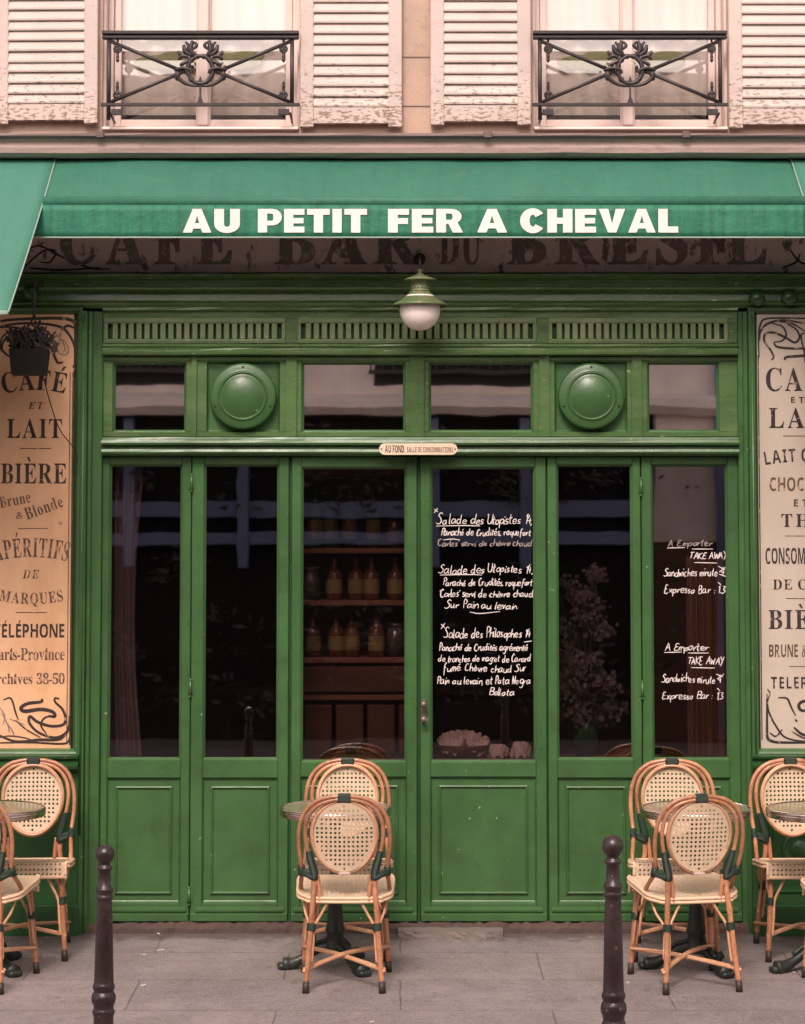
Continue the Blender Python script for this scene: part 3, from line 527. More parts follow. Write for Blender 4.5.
GLYPHS[73, 52] = [[4,63,83,179,117,179,117,66,139,66,139,37,117,37,117,0,81,0,81,37,4,37], [82,135,38,66,81,66]]
GLYPHS[73, 51] = [[56,180,85,180,100,176,121,161,126,151,128,139,123,117,109,102,89,93,102,91,122,80,132,63,132,42,125,24,119,16,102,5,90,1,61,-3,42,-1,10,7,10,39,50,28,69,28,85,35,93,46,93,59,90,67,82,73,70,76,37,77,37,106,61,107,81,112,88,118,90,126,88,141,80,148,65,151,50,149,27,138,10,164,34,176]]
GLYPHS[73, 44] = [[26,31,19,29,13,24,12,16,13,9,24,3,21,-17,15,-25,15,-30,31,-21,41,-8,44,7,42,19,36,28]]
GLYPHS[73, 58] = [[27,115,20,112,14,107,12,100,14,92,20,87,27,85,35,87,40,92,42,100,40,107,35,112], [27,28,20,26,14,20,12,13,14,5,20,0,27,-2,35,0,40,5,42,13,40,20,35,26]]
GLYPHS[73, 39] = [[13,179,13,150,18,116,29,116,35,150,35,179]]
GLYPHS[73, 46] = [[27,28,20,26,14,20,12,13,14,5,20,0,27,-2,35,0,40,5,42,13,40,20,35,26]]
# ---------------------------------------------------------------- lettering
_GC = {}
def glyph(st, c):
    """letter outlines stored as plain coordinates, filled here"""
    for q in (st, 'I', 'S', 'B', 'C'):
        if (ord(q), ord(c)) in GLYPHS: key = (ord(q), ord(c)); break
    else: return None
    if key in _GC: return _GC[key]
    loops = [[Vector((l[i]/250, l[i+1]/250, 0)) for i in range(0, len(l), 2)] for l in GLYPHS[key]]
    tris = tessellate_polygon(loops); flat = [p for l in loops for p in l]
    vs = [(p.x, p.y) for p in flat]
    _GC[key] = (vs, [list(t) for t in tris], min(v[0] for v in vs), max(v[0] for v in vs)); return _GC[key]
CAP = {'B': .68, 'S': .71, 'C': .70, 'I': .71}
def text_mb(body, st, x0, x1, z0, h, Y, arc=0., tilt=0., bold=0., track=.07, space=.30, shear=0., jitter=0., mb=None, yfun=None):
    """flat lettering facing -Y; arc lifts the middle of the baseline"""
    mb = mb or MB(); cur = 0; items = []
    lowst = st
    for c in body:
        if c == ' ': cur += space; continue
        acc = {'É': ('E', 1), 'È': ('E', -1), 'é': ('e', 1), 'è': ('e', -1)}.get(c)
        base = acc[0] if acc else c
        s_ = 'I' if (st == 'C' and (base.isupper() or not base.isalpha())) else st
        g = glyph(s_, base)
        if not g: cur += .3; continue
        tr = -.012 if (st == 'C' and base.islower()) else track
        items.append((g, cur-g[2], acc, base)); cur += g[3]-g[2]+tr
    wid = cur; sx = (x1-x0)/wid; sz = h/CAP[st]
    copies = [0.] if not bold else ([-bold, 0., bold] if bold > .0 else [0.])
    for gi, (g, off, acc, base) in enumerate(items):
        gx = off+(g[2]+g[3])/2; t = (gx/wid)*2-1
        dz = arc*(1-t*t)+tilt*(gx/wid); ang = math.atan((-2*arc*t*2/(x1-x0))+tilt/(x1-x0)) if (arc or tilt) else 0
        dz += random.uniform(-jitter, jitter); ca, sa = math.cos(ang), math.sin(ang)
        vs = list(g[0]); fs = list(g[1])
        if acc:
            top = .70 if base.isupper() else .50; mx = (g[2]+g[3])/2; n = len(vs); sg = acc[1]
            vs += [(mx-.03*sg, top+.04), (mx+.05*sg, top+.04), (mx+.16*sg, top+.20), (mx+.05*sg, top+.20)]
            fs = fs+[[n, n+1, n+2, n+3]]
        for ci, dx in enumerate(copies):
            out = []
            for (a, b) in vs:
                lx = (a+off-gx)*sx + shear*b*sz; lz = b*sz
                wx = x0+gx*sx + lx*ca-lz*sa+dx; wz = z0+dz+lx*sa+lz*ca
                yy = Y-ci*.00015
                if yfun: yy += yfun(wx, wz)
                out.append((wx, yy, wz))
            mb.add(out, fs)
    return mb
def ptext(body, st, px0, px1, pyb, ph, Y, m, name, parent, arc=0., tilt=0., **k):
    """lettering placed from the photograph's measurements on the plane y=Y"""
    s = Z(pyb-1, Y)-Z(pyb, Y)
    mb = text_mb(body, st, X(px0, Y, pyb), X(px1, Y, pyb), Z(pyb, Y), ph*s, Y-.0012, arc*s, tilt*s, **k)
    return mb.build(name, m, parent, fix=False)
def ribbon(mb, pts, w, Y, conv, n=7, taper=True):
    P = spline([conv(*p) for p in pts], n); L = len(P); vs = []
    for i, p in enumerate(P):
        d = (P[min(i+1, L-1)]-P[max(i-1, 0)]); d.normalize() if d.length > 0 else None
        nx, nz = -d[1], d[0]; t = i/(L-1)
        k = w/2*((.35+.65*math.sin(PI*(.12+.76*t))) if taper else 1)
        vs += [(p[0]+nx*k, Y, p[1]+nz*k), (p[0]-nx*k, Y, p[1]-nz*k)]
    fs = [(2*i, 2*i+1, 2*i+3, 2*i+2) for i in range(L-1)]
    mb.add(vs, fs)
# ================================================================ SETTING
g = MB(); g.add([(-30, 0.0, GZ), (30, 0.0, GZ), (30, -4.75, ground(-4.75)), (-30, -4.75, ground(-4.75)), ], [(0, 1, 2, 3)])
sw = g.build('pavement', M['paving']); tag(sw, kind='structure')
g = MB(); g.box(-30, 30, -4.93, -4.75, -.55, ground(-4.75)+.004, .012)
tag(g.build('kerb', M['kerb']), kind='structure')
g = MB(); g.add([(-60, -60, -.30), (60, -60, -.30), (60, 20, -.30), (-60, 20, -.30)], [(0, 1, 2, 3)])
tag(g.build('ground', M['asphalt']), kind='structure')
g = MB(); g.add([(-30, -4.9, -.296), (30, -4.9, -.296), (30, -11.0, -.296), (-30, -11.0, -.296)], [(0, 1, 2, 3)])
tag(g.build('road', M['asphalt']), kind='structure')
g = MB(); g.box(-30, 30, -18, -11.0, -.29, -.14, .01)
tag(g.build('opposite_pavement', M['paving']), kind='structure')
# ================================================================ CAFE BUILDING
B = thing('cafe_building', (0, 0, 0), 'green fronted corner cafe with glazed folding doors below pale stone and shutters', 'building')
YF = -.03            # frame plane
DX = {k: X(k, 0, 600) for k in range(-20, 830)}
def px(k, Y=0.): return X(k, Y, 600)
# ---- door leaves
ztop, zbot = Z(456.5), Z(922)
gz1, gz0 = Z(467), Z(757)
leaves = [(101.2, 190.6, 110.5, 179.5, 112, 172), (191.4, 288.6, 205.5, 276.5, 209, 270), (291.5, 417.0, 303, 404.5, 309, 398),
          (420.4, 546.2, 432.5, 533.5, 438, 528.5), (547.8, 641.2, 559, 631, 567, 626), (642.2, 739.4, 654, 726.5, 661, 722)]
doorlabels = ['leftmost narrow door leaf with curtain behind its glass', 'second narrow door leaf with plain dark glass', 'wide door leaf with shelves seen through its glass',
              'wide door leaf with menu handwritten on the glass', 'narrow door leaf right of the menu glass', 'rightmost narrow door leaf with take away prices on the glass']
DOOR = []
for i, (a, b_, c, d, e, f_) in enumerate(leaves):
    x0, x1, gx0, gx1, pe, pf = px(a), px(b_), px(c)-.010, px(d)+.010, px(e), px(f_)
    mb = MB(); yb = .045; top_y = 467.5 if i in (2, 3) else 466
    g1 = Z(top_y+(1 if i in (2, 3) else 0))+.008; g0 = Z(760 if i in (2, 3) else 757.5)-.010
    mb.box(x0, gx0, 0, yb, zbot, ztop, .004); mb.box(gx1, x1, 0, yb, zbot, ztop, .004)
    mb.box(gx0, gx1, .0, yb, g1, ztop, .003)
    zr = Z(777 if i in (2, 3) else 778); mb.box(gx0, gx1, .0, yb, zr, g0, .003)
    zk = Z(903); mb.box(gx0, gx1, 0, yb, zbot, zk, .003)
    # glazing bead
    mb.rings(gx0, gx1, g0, g1, [(-.0005, .004), (.004, .010), (.004, .016), (.010, .022), (.010, .034)], fill=False)
    # recessed field with raised moulding
    py0 = 785.5 if i < 3 or i == 3 else 785
    mb.rings(gx0, gx1, zk, zr, [(-.0005, .002), (.006, .016), (.010, .018)], fill=False)
    ix0, ix1, iz0, iz1 = gx0+.010, gx1-.010, zk+.010, zr-.010
    m2 = .030
    mb.rings(ix0, ix1, iz0, iz1, [(0, .018), (m2, .018), (m2+.002, .008), (m2+.007, .005), (m2+.012, .009), (m2+.014, .016), (m2+.018, .0165), (m2+.030, .0165)], fill=True)
    # drip rail and plinth rail
    mb.hm(gx0-.03, gx1+.03, [(.001, Z(913)), (-.012, Z(911)), (-.012, Z(909)), (.001, Z(907))])
    mb.hm(x0+.004, x1-.004, [(.001, zbot+.006), (-.012, zbot+.006), (-.012, Z(914.5)), (.001, Z(912.5))])
    dr = mb.build('door', M['green'], B, merge=False); dr['label'] = doorlabels[i]; DOOR.append(dr)
    gp = MB(); gp.box(gx0+.0105, gx1-.0105, .026, .031, g0+.0105, g1-.0105, .0005); gp.build('glass', M['glass'], dr)
# hinges on the joints, knob and bolt on the middle leaf
for di, xx, ys in ((0, 191, (483, 688, 896)), (4, 641.7, (487, 690, 893))):
    for y_ in ys:
        h = MB(); xc = px(xx); zc = Z(y_)
        h.tube([(xc, -.010, zc-.036), (xc, -.010, zc+.036)], .0075, 8); h.box(xc-.018, xc+.018, -.004, .002, zc-.03, zc+.03, .001)
        for s in (-1, 1): h.ball((xc, -.010, zc+s*.040), .008, 8)
        h.build('hinge', M['green'], DOOR[di])
h = MB(); xc = px(423.5)
h.box(xc-.012, xc+.012, -.006, .001, Z(724), Z(699), .003)
for zz in (Z(704), Z(719)):
    h.lathe([(.006, 0), (.006, -.03), (.014, -.034), (.017, -.044), (.012, -.052), (.0, -.054)], (xc, -.004, zz), 12, axis='y')
h.tube([(xc, -.04, Z(719)), (xc+.012, -.05, Z(721)), (xc+.02, -.045, Z(717))], .005, 6)
h.build('handle', M['brass'], DOOR[3])
# ---- frame round the doors (carcass)
fr = MB()
xj0, xj1 = px(99.5), px(741)
fr.box(px(90, YF), px(100.6, YF), YF, .10, 0.0, Z(311, YF), .004)
fr.box(px(740, YF), px(745.5, YF), YF, .10, 0.0, Z(311, YF), .004)
fr.box(px(100.6, YF)+.001, px(740, YF)-.001, YF, .10, Z(355.5, YF), Z(343, YF), .002)
fr.build('shopfront_frame', M['green'], B, merge=False)
# transom bar: two beads
tb = MB()
zb0, zb1 = Z(455.5, -.05), Z(437, -.05)
prof = [(.08, zb0), (-.030, zb0), (-.034, zb0+.006), (-.060, zb0+.010), (-.064, zb0+.018), (-.060, zb0+.030), (-.040, zb0+.034), (-.038, zb0+.048),
        (-.066, zb0+.052), (-.072, zb0+.062), (-.066, zb0+.074), (-.034, zb0+.080), (-.031, zb1), (.08, zb1)]
tb.hm(px(100.6, YF)+.001, px(740, YF)-.001, prof, 14, .0008)
tb.build('transom_bar', M['green'], B, merge=False)
# stiles between groups of leaves
st = MB()
for a, b_ in ((288.8, 291.2), (417.4, 420.0), (546.5, 547.5)):
    st.box(px(a), px(b_), .022, .07, 0.01, zb0+.01, .001)
st.build('door_stop', M['green_dark'], B, merge=False)
# ---- transom row
tr = MB()
zt0, zt1 = Z(436.8, 0), Z(356, 0)
cells = [(110.8, 185, 'g'), (205.6, 279, 'd'), (300.8, 405.6, 'g'), (428.8, 534.2, 'g'), (555.6, 628.4, 'd'), (648.8, 721.2, 'g')]
xs = [px(100.8)]
wz0, wz1 = Z(430, 0)-.010, Z(363.5, 0)+.008
tr.box(px(100.8), px(739.8), 0, .05, zt0, wz0, .002); tr.box(px(100.8), px(739.8), 0, .05, wz1, zt1, .002)
edges = [100.8]+[v for c in cells for v in c[:2]]+[739.8]
for k in range(0, len(edges), 2):
    a, b_ = px(edges[k]), px(edges[k+1]); tr.box(a, b_, 0, .05, wz0, wz1, .002)
# mullion covers
for a, b_ in ((190.5, 195.5), (285.5, 296), (410, 424), (540, 550), (633, 643)):
    tr.hm(px(a), px(b_), [(.001, zt0+.001), (-.014, zt0+.001), (-.014, zt1-.001), (.001, zt1-.001)])
tr.hm(px(100.8), px(739.8), [(.001, Z(361)), (-.008, Z(360.5)), (-.012, Z(358.5)), (-.012, Z(357)), (.001, Z(356.2))])
TR = tr.build('transom_frame', M['green_worn_lit'], B, merge=False)
for (a, b_, kd) in cells:
    if kd == 'g':
        q = MB(); q.rings(px(a), px(b_), wz0, wz1, [(-.0005, .004), (.005, .012), (.005, .02), (.012, .026), (.012, .04)], fill=False)
        q.build('bead', M['green'], TR, merge=False)
        w_ = MB(); w_.box(px(a)+.0125, px(b_)-.0125, .030, .034, wz0+.0125, wz1-.0125, .0005); w_.build('transom_glass', M['glass_top'], TR)
    else:
        q = MB(); x0, x1 = px(a), px(b_)
        q.rings(x0, x1, wz0, wz1, [(-.0005, .004), (.006, .020), (.012, .024)], fill=True)
        q.build('recess_panel', M['green'], TR, merge=False)
        cx, cz = (x0+x1)/2, Z(396.5)
        q = MB(); R = .166
        q.lathe([(R*.92, 0), (R*.97, -.010), (R, -.030), (R*.99, -.050), (R*.96, -.058), (R*.90, -.061), (R*.80, -.064), (R*.74, -.066), (R*.715, -.072), (R*.70, -.0745), (R*.685, -.073), (R*.67, -.066), (R*.655, -.066), (R*.60, -.072), (R*.48, -.081), (R*.32, -.089), (R*.15, -.093), (0, -.094)], (cx, .023, cz), 56, axis='y', capends=False)
        dd = q.build('round_cover', M['green'], B)
        for an in (90, 200, 340):
            s = MB(); s.ball((cx+R*.87*math.cos(math.radians(an)), .023-.0625, cz+R*.87*math.sin(math.radians(an))), .006, 8); s.build('screw', M['iron'], dd)
# ---- vent row
vz0, vz1 = Z(343, YF), Z(318, YF)
for (a, b_, n) in ((102, 284.5, 22), (296.5, 537.5, 29), (549.5, 730, 22)):
    v = MB(); x0, x1 = px(a, YF), px(b_, YF); zc = (Z(321.5, YF)+Z(341, YF))/2
    s0, s1 = Z(339, YF), Z(323.5, YF); pitch = (x1-x0-.03)/n; y0, y1 = YF-.006, YF+.012
    v.box(x0, x1, y0, y1, vz0, s0, .002); v.box(x0, x1, y0, y1, s1, vz1, .002)
    v.box(x0, x0+.018, y0, y1, s0, s1, .001); v.box(x1-.018, x1, y0, y1, s0, s1, .001)
    for k in range(n+1):
        xc = x0+.015+k*pitch
        if 0 < k < n: v.box(xc-pitch*.34, xc+pitch*.34, y0, y1, s0, s1, .0025)
    # raised outline with clipped corners
    c_ = .012; o = [(x0+.002+c_, s0-.008), (x1-.002-c_, s0-.008), (x1-.002, s0-.008+c_), (x1-.002, s1+.008-c_), (x1-.002-c_, s1+.008), (x0+.002+c_, s1+.008), (x0+.002, s1+.008-c_), (x0+.002, s0-.008+c_)]
    v.tube([(p[0], y0-.001, p[1]) for p in o], .004, 6, closed=True)
    v.build('vent_grille', M['vent'], B, merge=False)
v = MB(); v.box(px(100.8, YF), px(739.8, YF), .004, .02, vz0+.001, vz1-.001, .001); v.build('vent_backing', M['green_dark'], B)
v = MB()
e = [100.8, 102, 284.5, 296.5, 537.5, 549.5, 730, 739.8]
for k in range(0, 8, 2): v.box(px(e[k], YF)+.0004, px(e[k+1], YF)-.0004, YF-.002, .02, vz0, vz1, .002)
v.hm(px(100.8, YF), px(739.8, YF), [(YF+.001, Z(355.5, YF)), (YF-.022, Z(354.5, YF)), (YF-.026, Z(352, YF)), (YF-.010, Z(350, YF)), (YF-.010, Z(348, YF)), (YF-.020, Z(346.5, YF)), (YF-.020, Z(344.5, YF)), (YF+.001, Z(343.2, YF))], 20, .001)
v.hm(px(100.8, YF), px(739.8, YF), [(.05, Z(318, YF)), (YF-.004, Z(318, YF)), (YF-.004, Z(312, YF)), (YF-.03, Z(310.5, YF)), (YF-.03, Z(308, YF)), (.05, Z(308, YF))], 20, .001)
v.build('vent_rail', M['green_worn_lit'], B, merge=False)
# ---- main cornice mouldings under the fascia sign (full width)
XL, XR = -6.0, 6.0
c = MB(); zc0 = Z(307, -.06)
zz = lambda y_: Z(y_, -.08)
prof = [(.04, zz(307.5)), (-.055, zz(307.5)), (-.075, zz(305)), (-.085, zz(303)), (-.055, zz(300)), (-.050, zz(293)), (-.060, zz(291.5)), (-.105, zz(290)), (-.110, zz(288)),
        (-.085, zz(286.5)), (-.075, zz(280)), (-.095, zz(278)), (-.115, zz(276.5)), (-.115, zz(274.5)), (-.04, zz(273)), (.04, zz(273))]
c.hm(XL, XR, prof, 60, .0016)
c.build('cornice_moulding', M['green_worn_lit'], B, merge=False)
# ---- pilasters beside the doors
for side in (-1, 1):
    p = MB()
    if side < 0: xa, xb, xc, xd = px(79, -.06), px(85.5, -.06), px(90, -.06), px(90, -.03)
    else: xa, xb, xc, xd = px(757, -.06), px(750.5, -.06), px(745.6, -.06), px(745.6, -.03)
    zt = Z(311, -.06)
    p.box(min(xa, xb), max(xa, xb), -.085, .05, 0.0, zt, .005)
    p.box(min(xb, xc), max(xb, xc), -.055, .05, 0.0, zt, .005)
    xm = (xa+xb)/2; p.tube([(xm, -.087, .5), (xm, -.087, zt-.02)], .006, 8)
    p.build('pilaster', M['green'], B, merge=False)
# ---- dado under each sign
for side in (-1, 1):
    p = MB()
    xa = px(79.5, -.12) if side < 0 else px(751, -.12); xo = XL if side < 0 else XR
    lo, hi = min(xa, xo), max(xa, xo)
    p.box(lo, hi, -.10, .05, 0., Z(771, -.1), .004)
    p.box(lo, hi+(.004 if side < 0 else 0), -.125, -.098, 0., Z(905, -.12), .006)
    p.hm(lo, hi, [(.0, Z(773, -.13)), (-.105, Z(773, -.13)), (-.125, Z(771, -.13)), (-.150, Z(768.5, -.13)), (-.155, Z(766, -.13)), (-.13, Z(764, -.13)), (-.10, Z(762, -.13)), (-.10, Z(760, -.13)),
                  (-.120, Z(759, -.13)), (-.125, Z(756.5, -.13)), (-.10, Z(755, -.13)), (0., Z(755, -.13))], 30, .0008)
    # long sunk panels with bead
    x = lo+.08
    while x+.75 < hi:
        p.rings(x, x+.70, Z(893, -.1), Z(783, -.1), [(0, -.1005), (.004, -.110), (.012, -.110), (.018, -.1008)], fill=False); x += .82
    d_ = p.build('dado', M['green_dark'] if side < 0 else M['green_dark'], B, merge=False)
    if side > 0:
        q = MB(); cx, cz = px(797, -.11), Z(850, -.11)
        q.lathe([(.085, 0), (.085, -.010), (.070, -.014), (.066, -.006), (.040, -.006), (.036, -.012), (.0, -.012)], (cx, -.10, cz), 32, axis='y', capends=False)
        q.build('round_vent', M['green_dark'], B)
# plain green boards around the signs
for side in (-1, 1):
    p = MB()
    if side < 0: segs = [(XL, px(-14, -.05))]; fx0, fx1 = px(-14, -.05), px(79, -.05)
    else: segs = [(px(857, -.05), XR)]; fx0, fx1 = px(757, -.05), px(857, -.05)
    for a, b_ in segs: p.box(a, b_, -.07, .05, Z(755, -.07), Z(308, -.07), .004)
    p.box(fx0, fx1, -.02, .05, Z(755, -.05), Z(308, -.05), .002)
    p.build('side_boarding', M['green_dark'], B, merge=False)
# ---- threshold
s = MB()
random.seed(3)
x = -2.0
top = Z(921.5, -.02)
s.hm(px(80), px(752), [(.2, -.03), (-.055, -.03), (-.050, top-.030), (-.036, top-.006), (.2, top-.004)], 130, .006)
s.build('threshold', M['step'], B, merge=False)
s = MB()
def stepfn(u, v):
    xx = px(398, -.15)+(px(502, -.15)-px(398, -.15))*u; ed = min(1, 6*min(u, 1-u))
    r = random.uniform(-.003, .003)
    if v < .5: return (xx, -.05-.15*(v*2)*(.7+.3*ed)+r, .048+r*.5)
    return (xx, -.05-.15*(.7+.3*ed)+r-.01*(v-.5), .048-.05*(v-.5)*2*1.0)
s.grid(stepfn, 24, 8, False); s.build('doorstep', M['step_light'], B, merge=False)
# ---- upper facade: fascia backing, stone, ledge
u = MB()
u.box(XL, XR, -.02, .25, Z(275, -.02), Z(150, -.02), .002); u.build('lintel_wall', M['near_black'], B)  # wall coloured near-black to put shade under the ledge
wz = Z(126, -.02)
win = [(102.5, 299.5), (533, 727.5)]
WX = [(X(a, -.02, 70), X(b_, -.02, 70)) for a, b_ in win]
u = MB()
ztopw = 8.2; zwt = Z(131, -.02)
xs = [XL, WX[0][0], WX[0][1], WX[1][0], WX[1][1], XR]
for k in (0, 2, 4): u.box(xs[k], xs[k+1], -.02, .30, Z(150, -.02)+.002, ztopw, .001)
zh = zwt+1.75
for k in (1, 3):
    u.box(xs[k], xs[k+1], -.018, .30, Z(150, -.02)+.002, zwt, .001); u.box(xs[k], xs[k+1], -.018, .30, zh, ztopw, .001)
u.build('wall', M['stone'], B, merge=False)
# ashlar joints on the narrow pier (recessed dark lines built as thin grooves)
u = MB()
for py_ in (57, 106, -10):
    u.box(X(401, -.02, 70), X(430, -.02, 70), -.0225, -.0195, Z(py_+.9, -.02), Z(py_-.3, -.02), .0002)
u.build('stone_joint', M['zinc'], B, merge=False)
# string course / ledge
l = MB(); y_ = -.17
zl = lambda p_: Z(p_, -.17)
l.hm(XL, XR, [(-.01, zl(155.5)), (-.11, zl(155.5)), (-.13, zl(154)), (-.15, zl(152)), (-.155, zl(147)), (-.15, zl(141)), (-.16, zl(139.5)), (-.165, zl(137)), (-.01, zl(136.5))], 60, .002)
l.build('ledge', M['ledge'], B, merge=False)
l = MB()
l.hm(XL, XR, [(-.01, zl(136.4)), (-.185, zl(137.6)), (-.190, zl(136.2)), (-.188, zl(133.8)), (-.01, zl(131.5))], 60, .0012)
l.build('zinc_cap', M['zinc'], B, merge=False)
for pxx in (488, 100, 686):
    l = MB(); l.box(X(pxx-4, -.19, 134), X(pxx+4, -.19, 134), -.197, -.10, zl(138.5), zl(132), .003); l.build('ledge_clip', M['zinc'], B)
# ---- windows upstairs
def window(i):
    x0, x1 = WX[i]; yw = .13
    lab = ['cream casement window above the left of the awning', 'cream casement window above the right of the awning'][i]
    f = MB(); zs = Z(127.5, yw)
    f.rings(x0, x1, zwt+.002, zh, [(0, .015), (.012, .02), (.012, yw-.01)], fill=False)
    fr_ = [(x0+.012, x0+.040), (x1-.040, x1-.012)]
    xc = (x0+x1)/2
    for a, b_ in fr_: f.box(a, b_, yw-.02, yw+.05, zwt, zh, .004)
    f.box(x0+.04, x1-.04, yw-.02, yw+.05, zwt, zwt+.045, .004)
    # sashes
    for sgn in (-1, 1):
        a, b_ = (x0+.042, xc-.003) if sgn < 0 else (xc+.003, x1-.042)
        f.box(a, a+.034, yw, yw+.04, zwt+.047, zh-.05, .004); f.box(b_-.034, b_, yw, yw+.04, zwt+.047, zh-.05, .004)
        f.box(a+.034, b_-.034, yw, yw+.04, zwt+.047, zwt+.085, .004); zc = zwt+.50
        f.box(a+.034, b_-.034, yw+.002, yw+.038, zc, zc+.035, .003)
    f.box(xc-.028, xc+.028, yw-.022, yw, zwt+.05, zh-.06, .006)
    f.hm(x0+.005, x1-.005, [(.10, zwt+.001), (-.045, zwt+.001), (-.05, zwt+.006), (-.045, zwt+.018), (.10, zwt+.028)])
    w = f.build('window', M['window_paint'], B, merge=False); w['label'] = lab
    gl = MB()
    for a, b_ in ((x0+.07, xc-.03), (xc+.03, x1-.07)):
        gl.box(a, b_, yw+.018, yw+.022, zwt+.09, zh-.08, .0005)
    gl.build('glass', M['glass_up'], w, merge=False)
    cu = MB()
    def cf(u_, v_):
        xx = x0+.02+(x1-x0-.04)*u_; return (xx, yw+.058+.012*math.sin(u_*46+v_)+.008*math.sin(u_*17), zwt+.115+(zh-zwt)*v_)
    cu.grid(cf, 90, 6); cu.build('curtain', M['curtain_up'], w)
    lp = MB()
    for (fx, fz, a_, c_) in ((.30, .385, .16, .030), (.37, .41, .10, .028), (.66, .39, .14, .034), (.72, .415, .09, .022)):
        lp.ball((x0+(x1-x0)*fx, yw+.034, zwt+fz), a_, 20, 1, .015, c_/a_*1.3)
    lp.build('printed_leaf_band', M['leafprint'], w)
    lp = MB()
    for a, b_ in ((x0+.11, xc-.055), (xc+.055, x1-.11)): lp.box(a-.03, b_+.02, yw+.024, yw+.034, zwt+.08, zwt+.112, .002)  # solid near-black bars standing in for the shade below the curtain
    lp.build('sill_shade_bar', M['near_black'], w, merge=False)
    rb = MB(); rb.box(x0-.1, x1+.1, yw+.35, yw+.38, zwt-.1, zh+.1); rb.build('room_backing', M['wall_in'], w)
    return w
WN = [window(0), window(1)]
# ---- shutters
def shutter(xa, xb, zb, label, tilt=0.0):
    ys = -.075; s = MB(); H = 1.95; w_ = xb-xa; sw_ = .068 if True else 0
    s.box(xa, xa+sw_, ys, ys+.036, zb+(.0), zb+H, .004); s.box(xb-sw_, xb, ys, ys+.036, zb, zb+H, .004)
    s.box(xa+sw_, xb-sw_, ys+.003, ys+.034, zb+.018, zb+.100, .003)
    s.box(xa+sw_, xb-sw_, ys+.003, ys+.034, zb+H-.09, zb+H-.01, .003)
    z_ = zb+.103; k = 0
    while z_ < zb+H-.12:
        t_ = random.uniform(-.003, .003)
        prof = [(ys+.006, z_+t_-.002), (ys+.001, z_+.001+t_), (ys+.000, z_+.009+t_), (ys+.019, z_+.066+t_), (ys+.026, z_+.060+t_)]
        s.hm(xa+sw_-.002, xb-sw_+.002, prof); z_ += .0525
    s.box(xa+sw_-.001, xb-sw_+.001, ys+.0365, ys+.040, zb+.02, zb+H-.02, .0005)
    if tilt:
        c_ = Vector((xb, 0, zb)); s.xf(Matrix.Translation(c_) @ Matrix.Rotation(tilt, 4, 'Y') @ Matrix.Translation(-c_))
    o = s.build('shutter', M['shutter'], B, merge=False); o['label'] = label
    h_ = MB()
    for zz_ in (zb+.22, zb+1.6):
        xh = xb if label.startswith('flaking') else xa
        h_.box(xh-.02, xh+.02, ys-.004, ys-.001, zz_-.02, zz_+.02, .001)
    return o
yS = -.075
zsb = Z(127, yS)
random.seed(5)
xx_ = lambda p_: X(p_, yS, 70)
shutter(xx_(-5), xx_(98), Z(123.5, yS), 'pale louvred shutter left of the first window', -.006)
shutter(xx_(300), xx_(402), zsb, 'flaking louvred shutter right of the first window')
shutter(xx_(430.5), xx_(531), Z(125, yS), 'flaking louvred shutter left of the second window')
shutter(xx_(729), xx_(830), Z(128, yS), 'pale louvred shutter right of the second window')
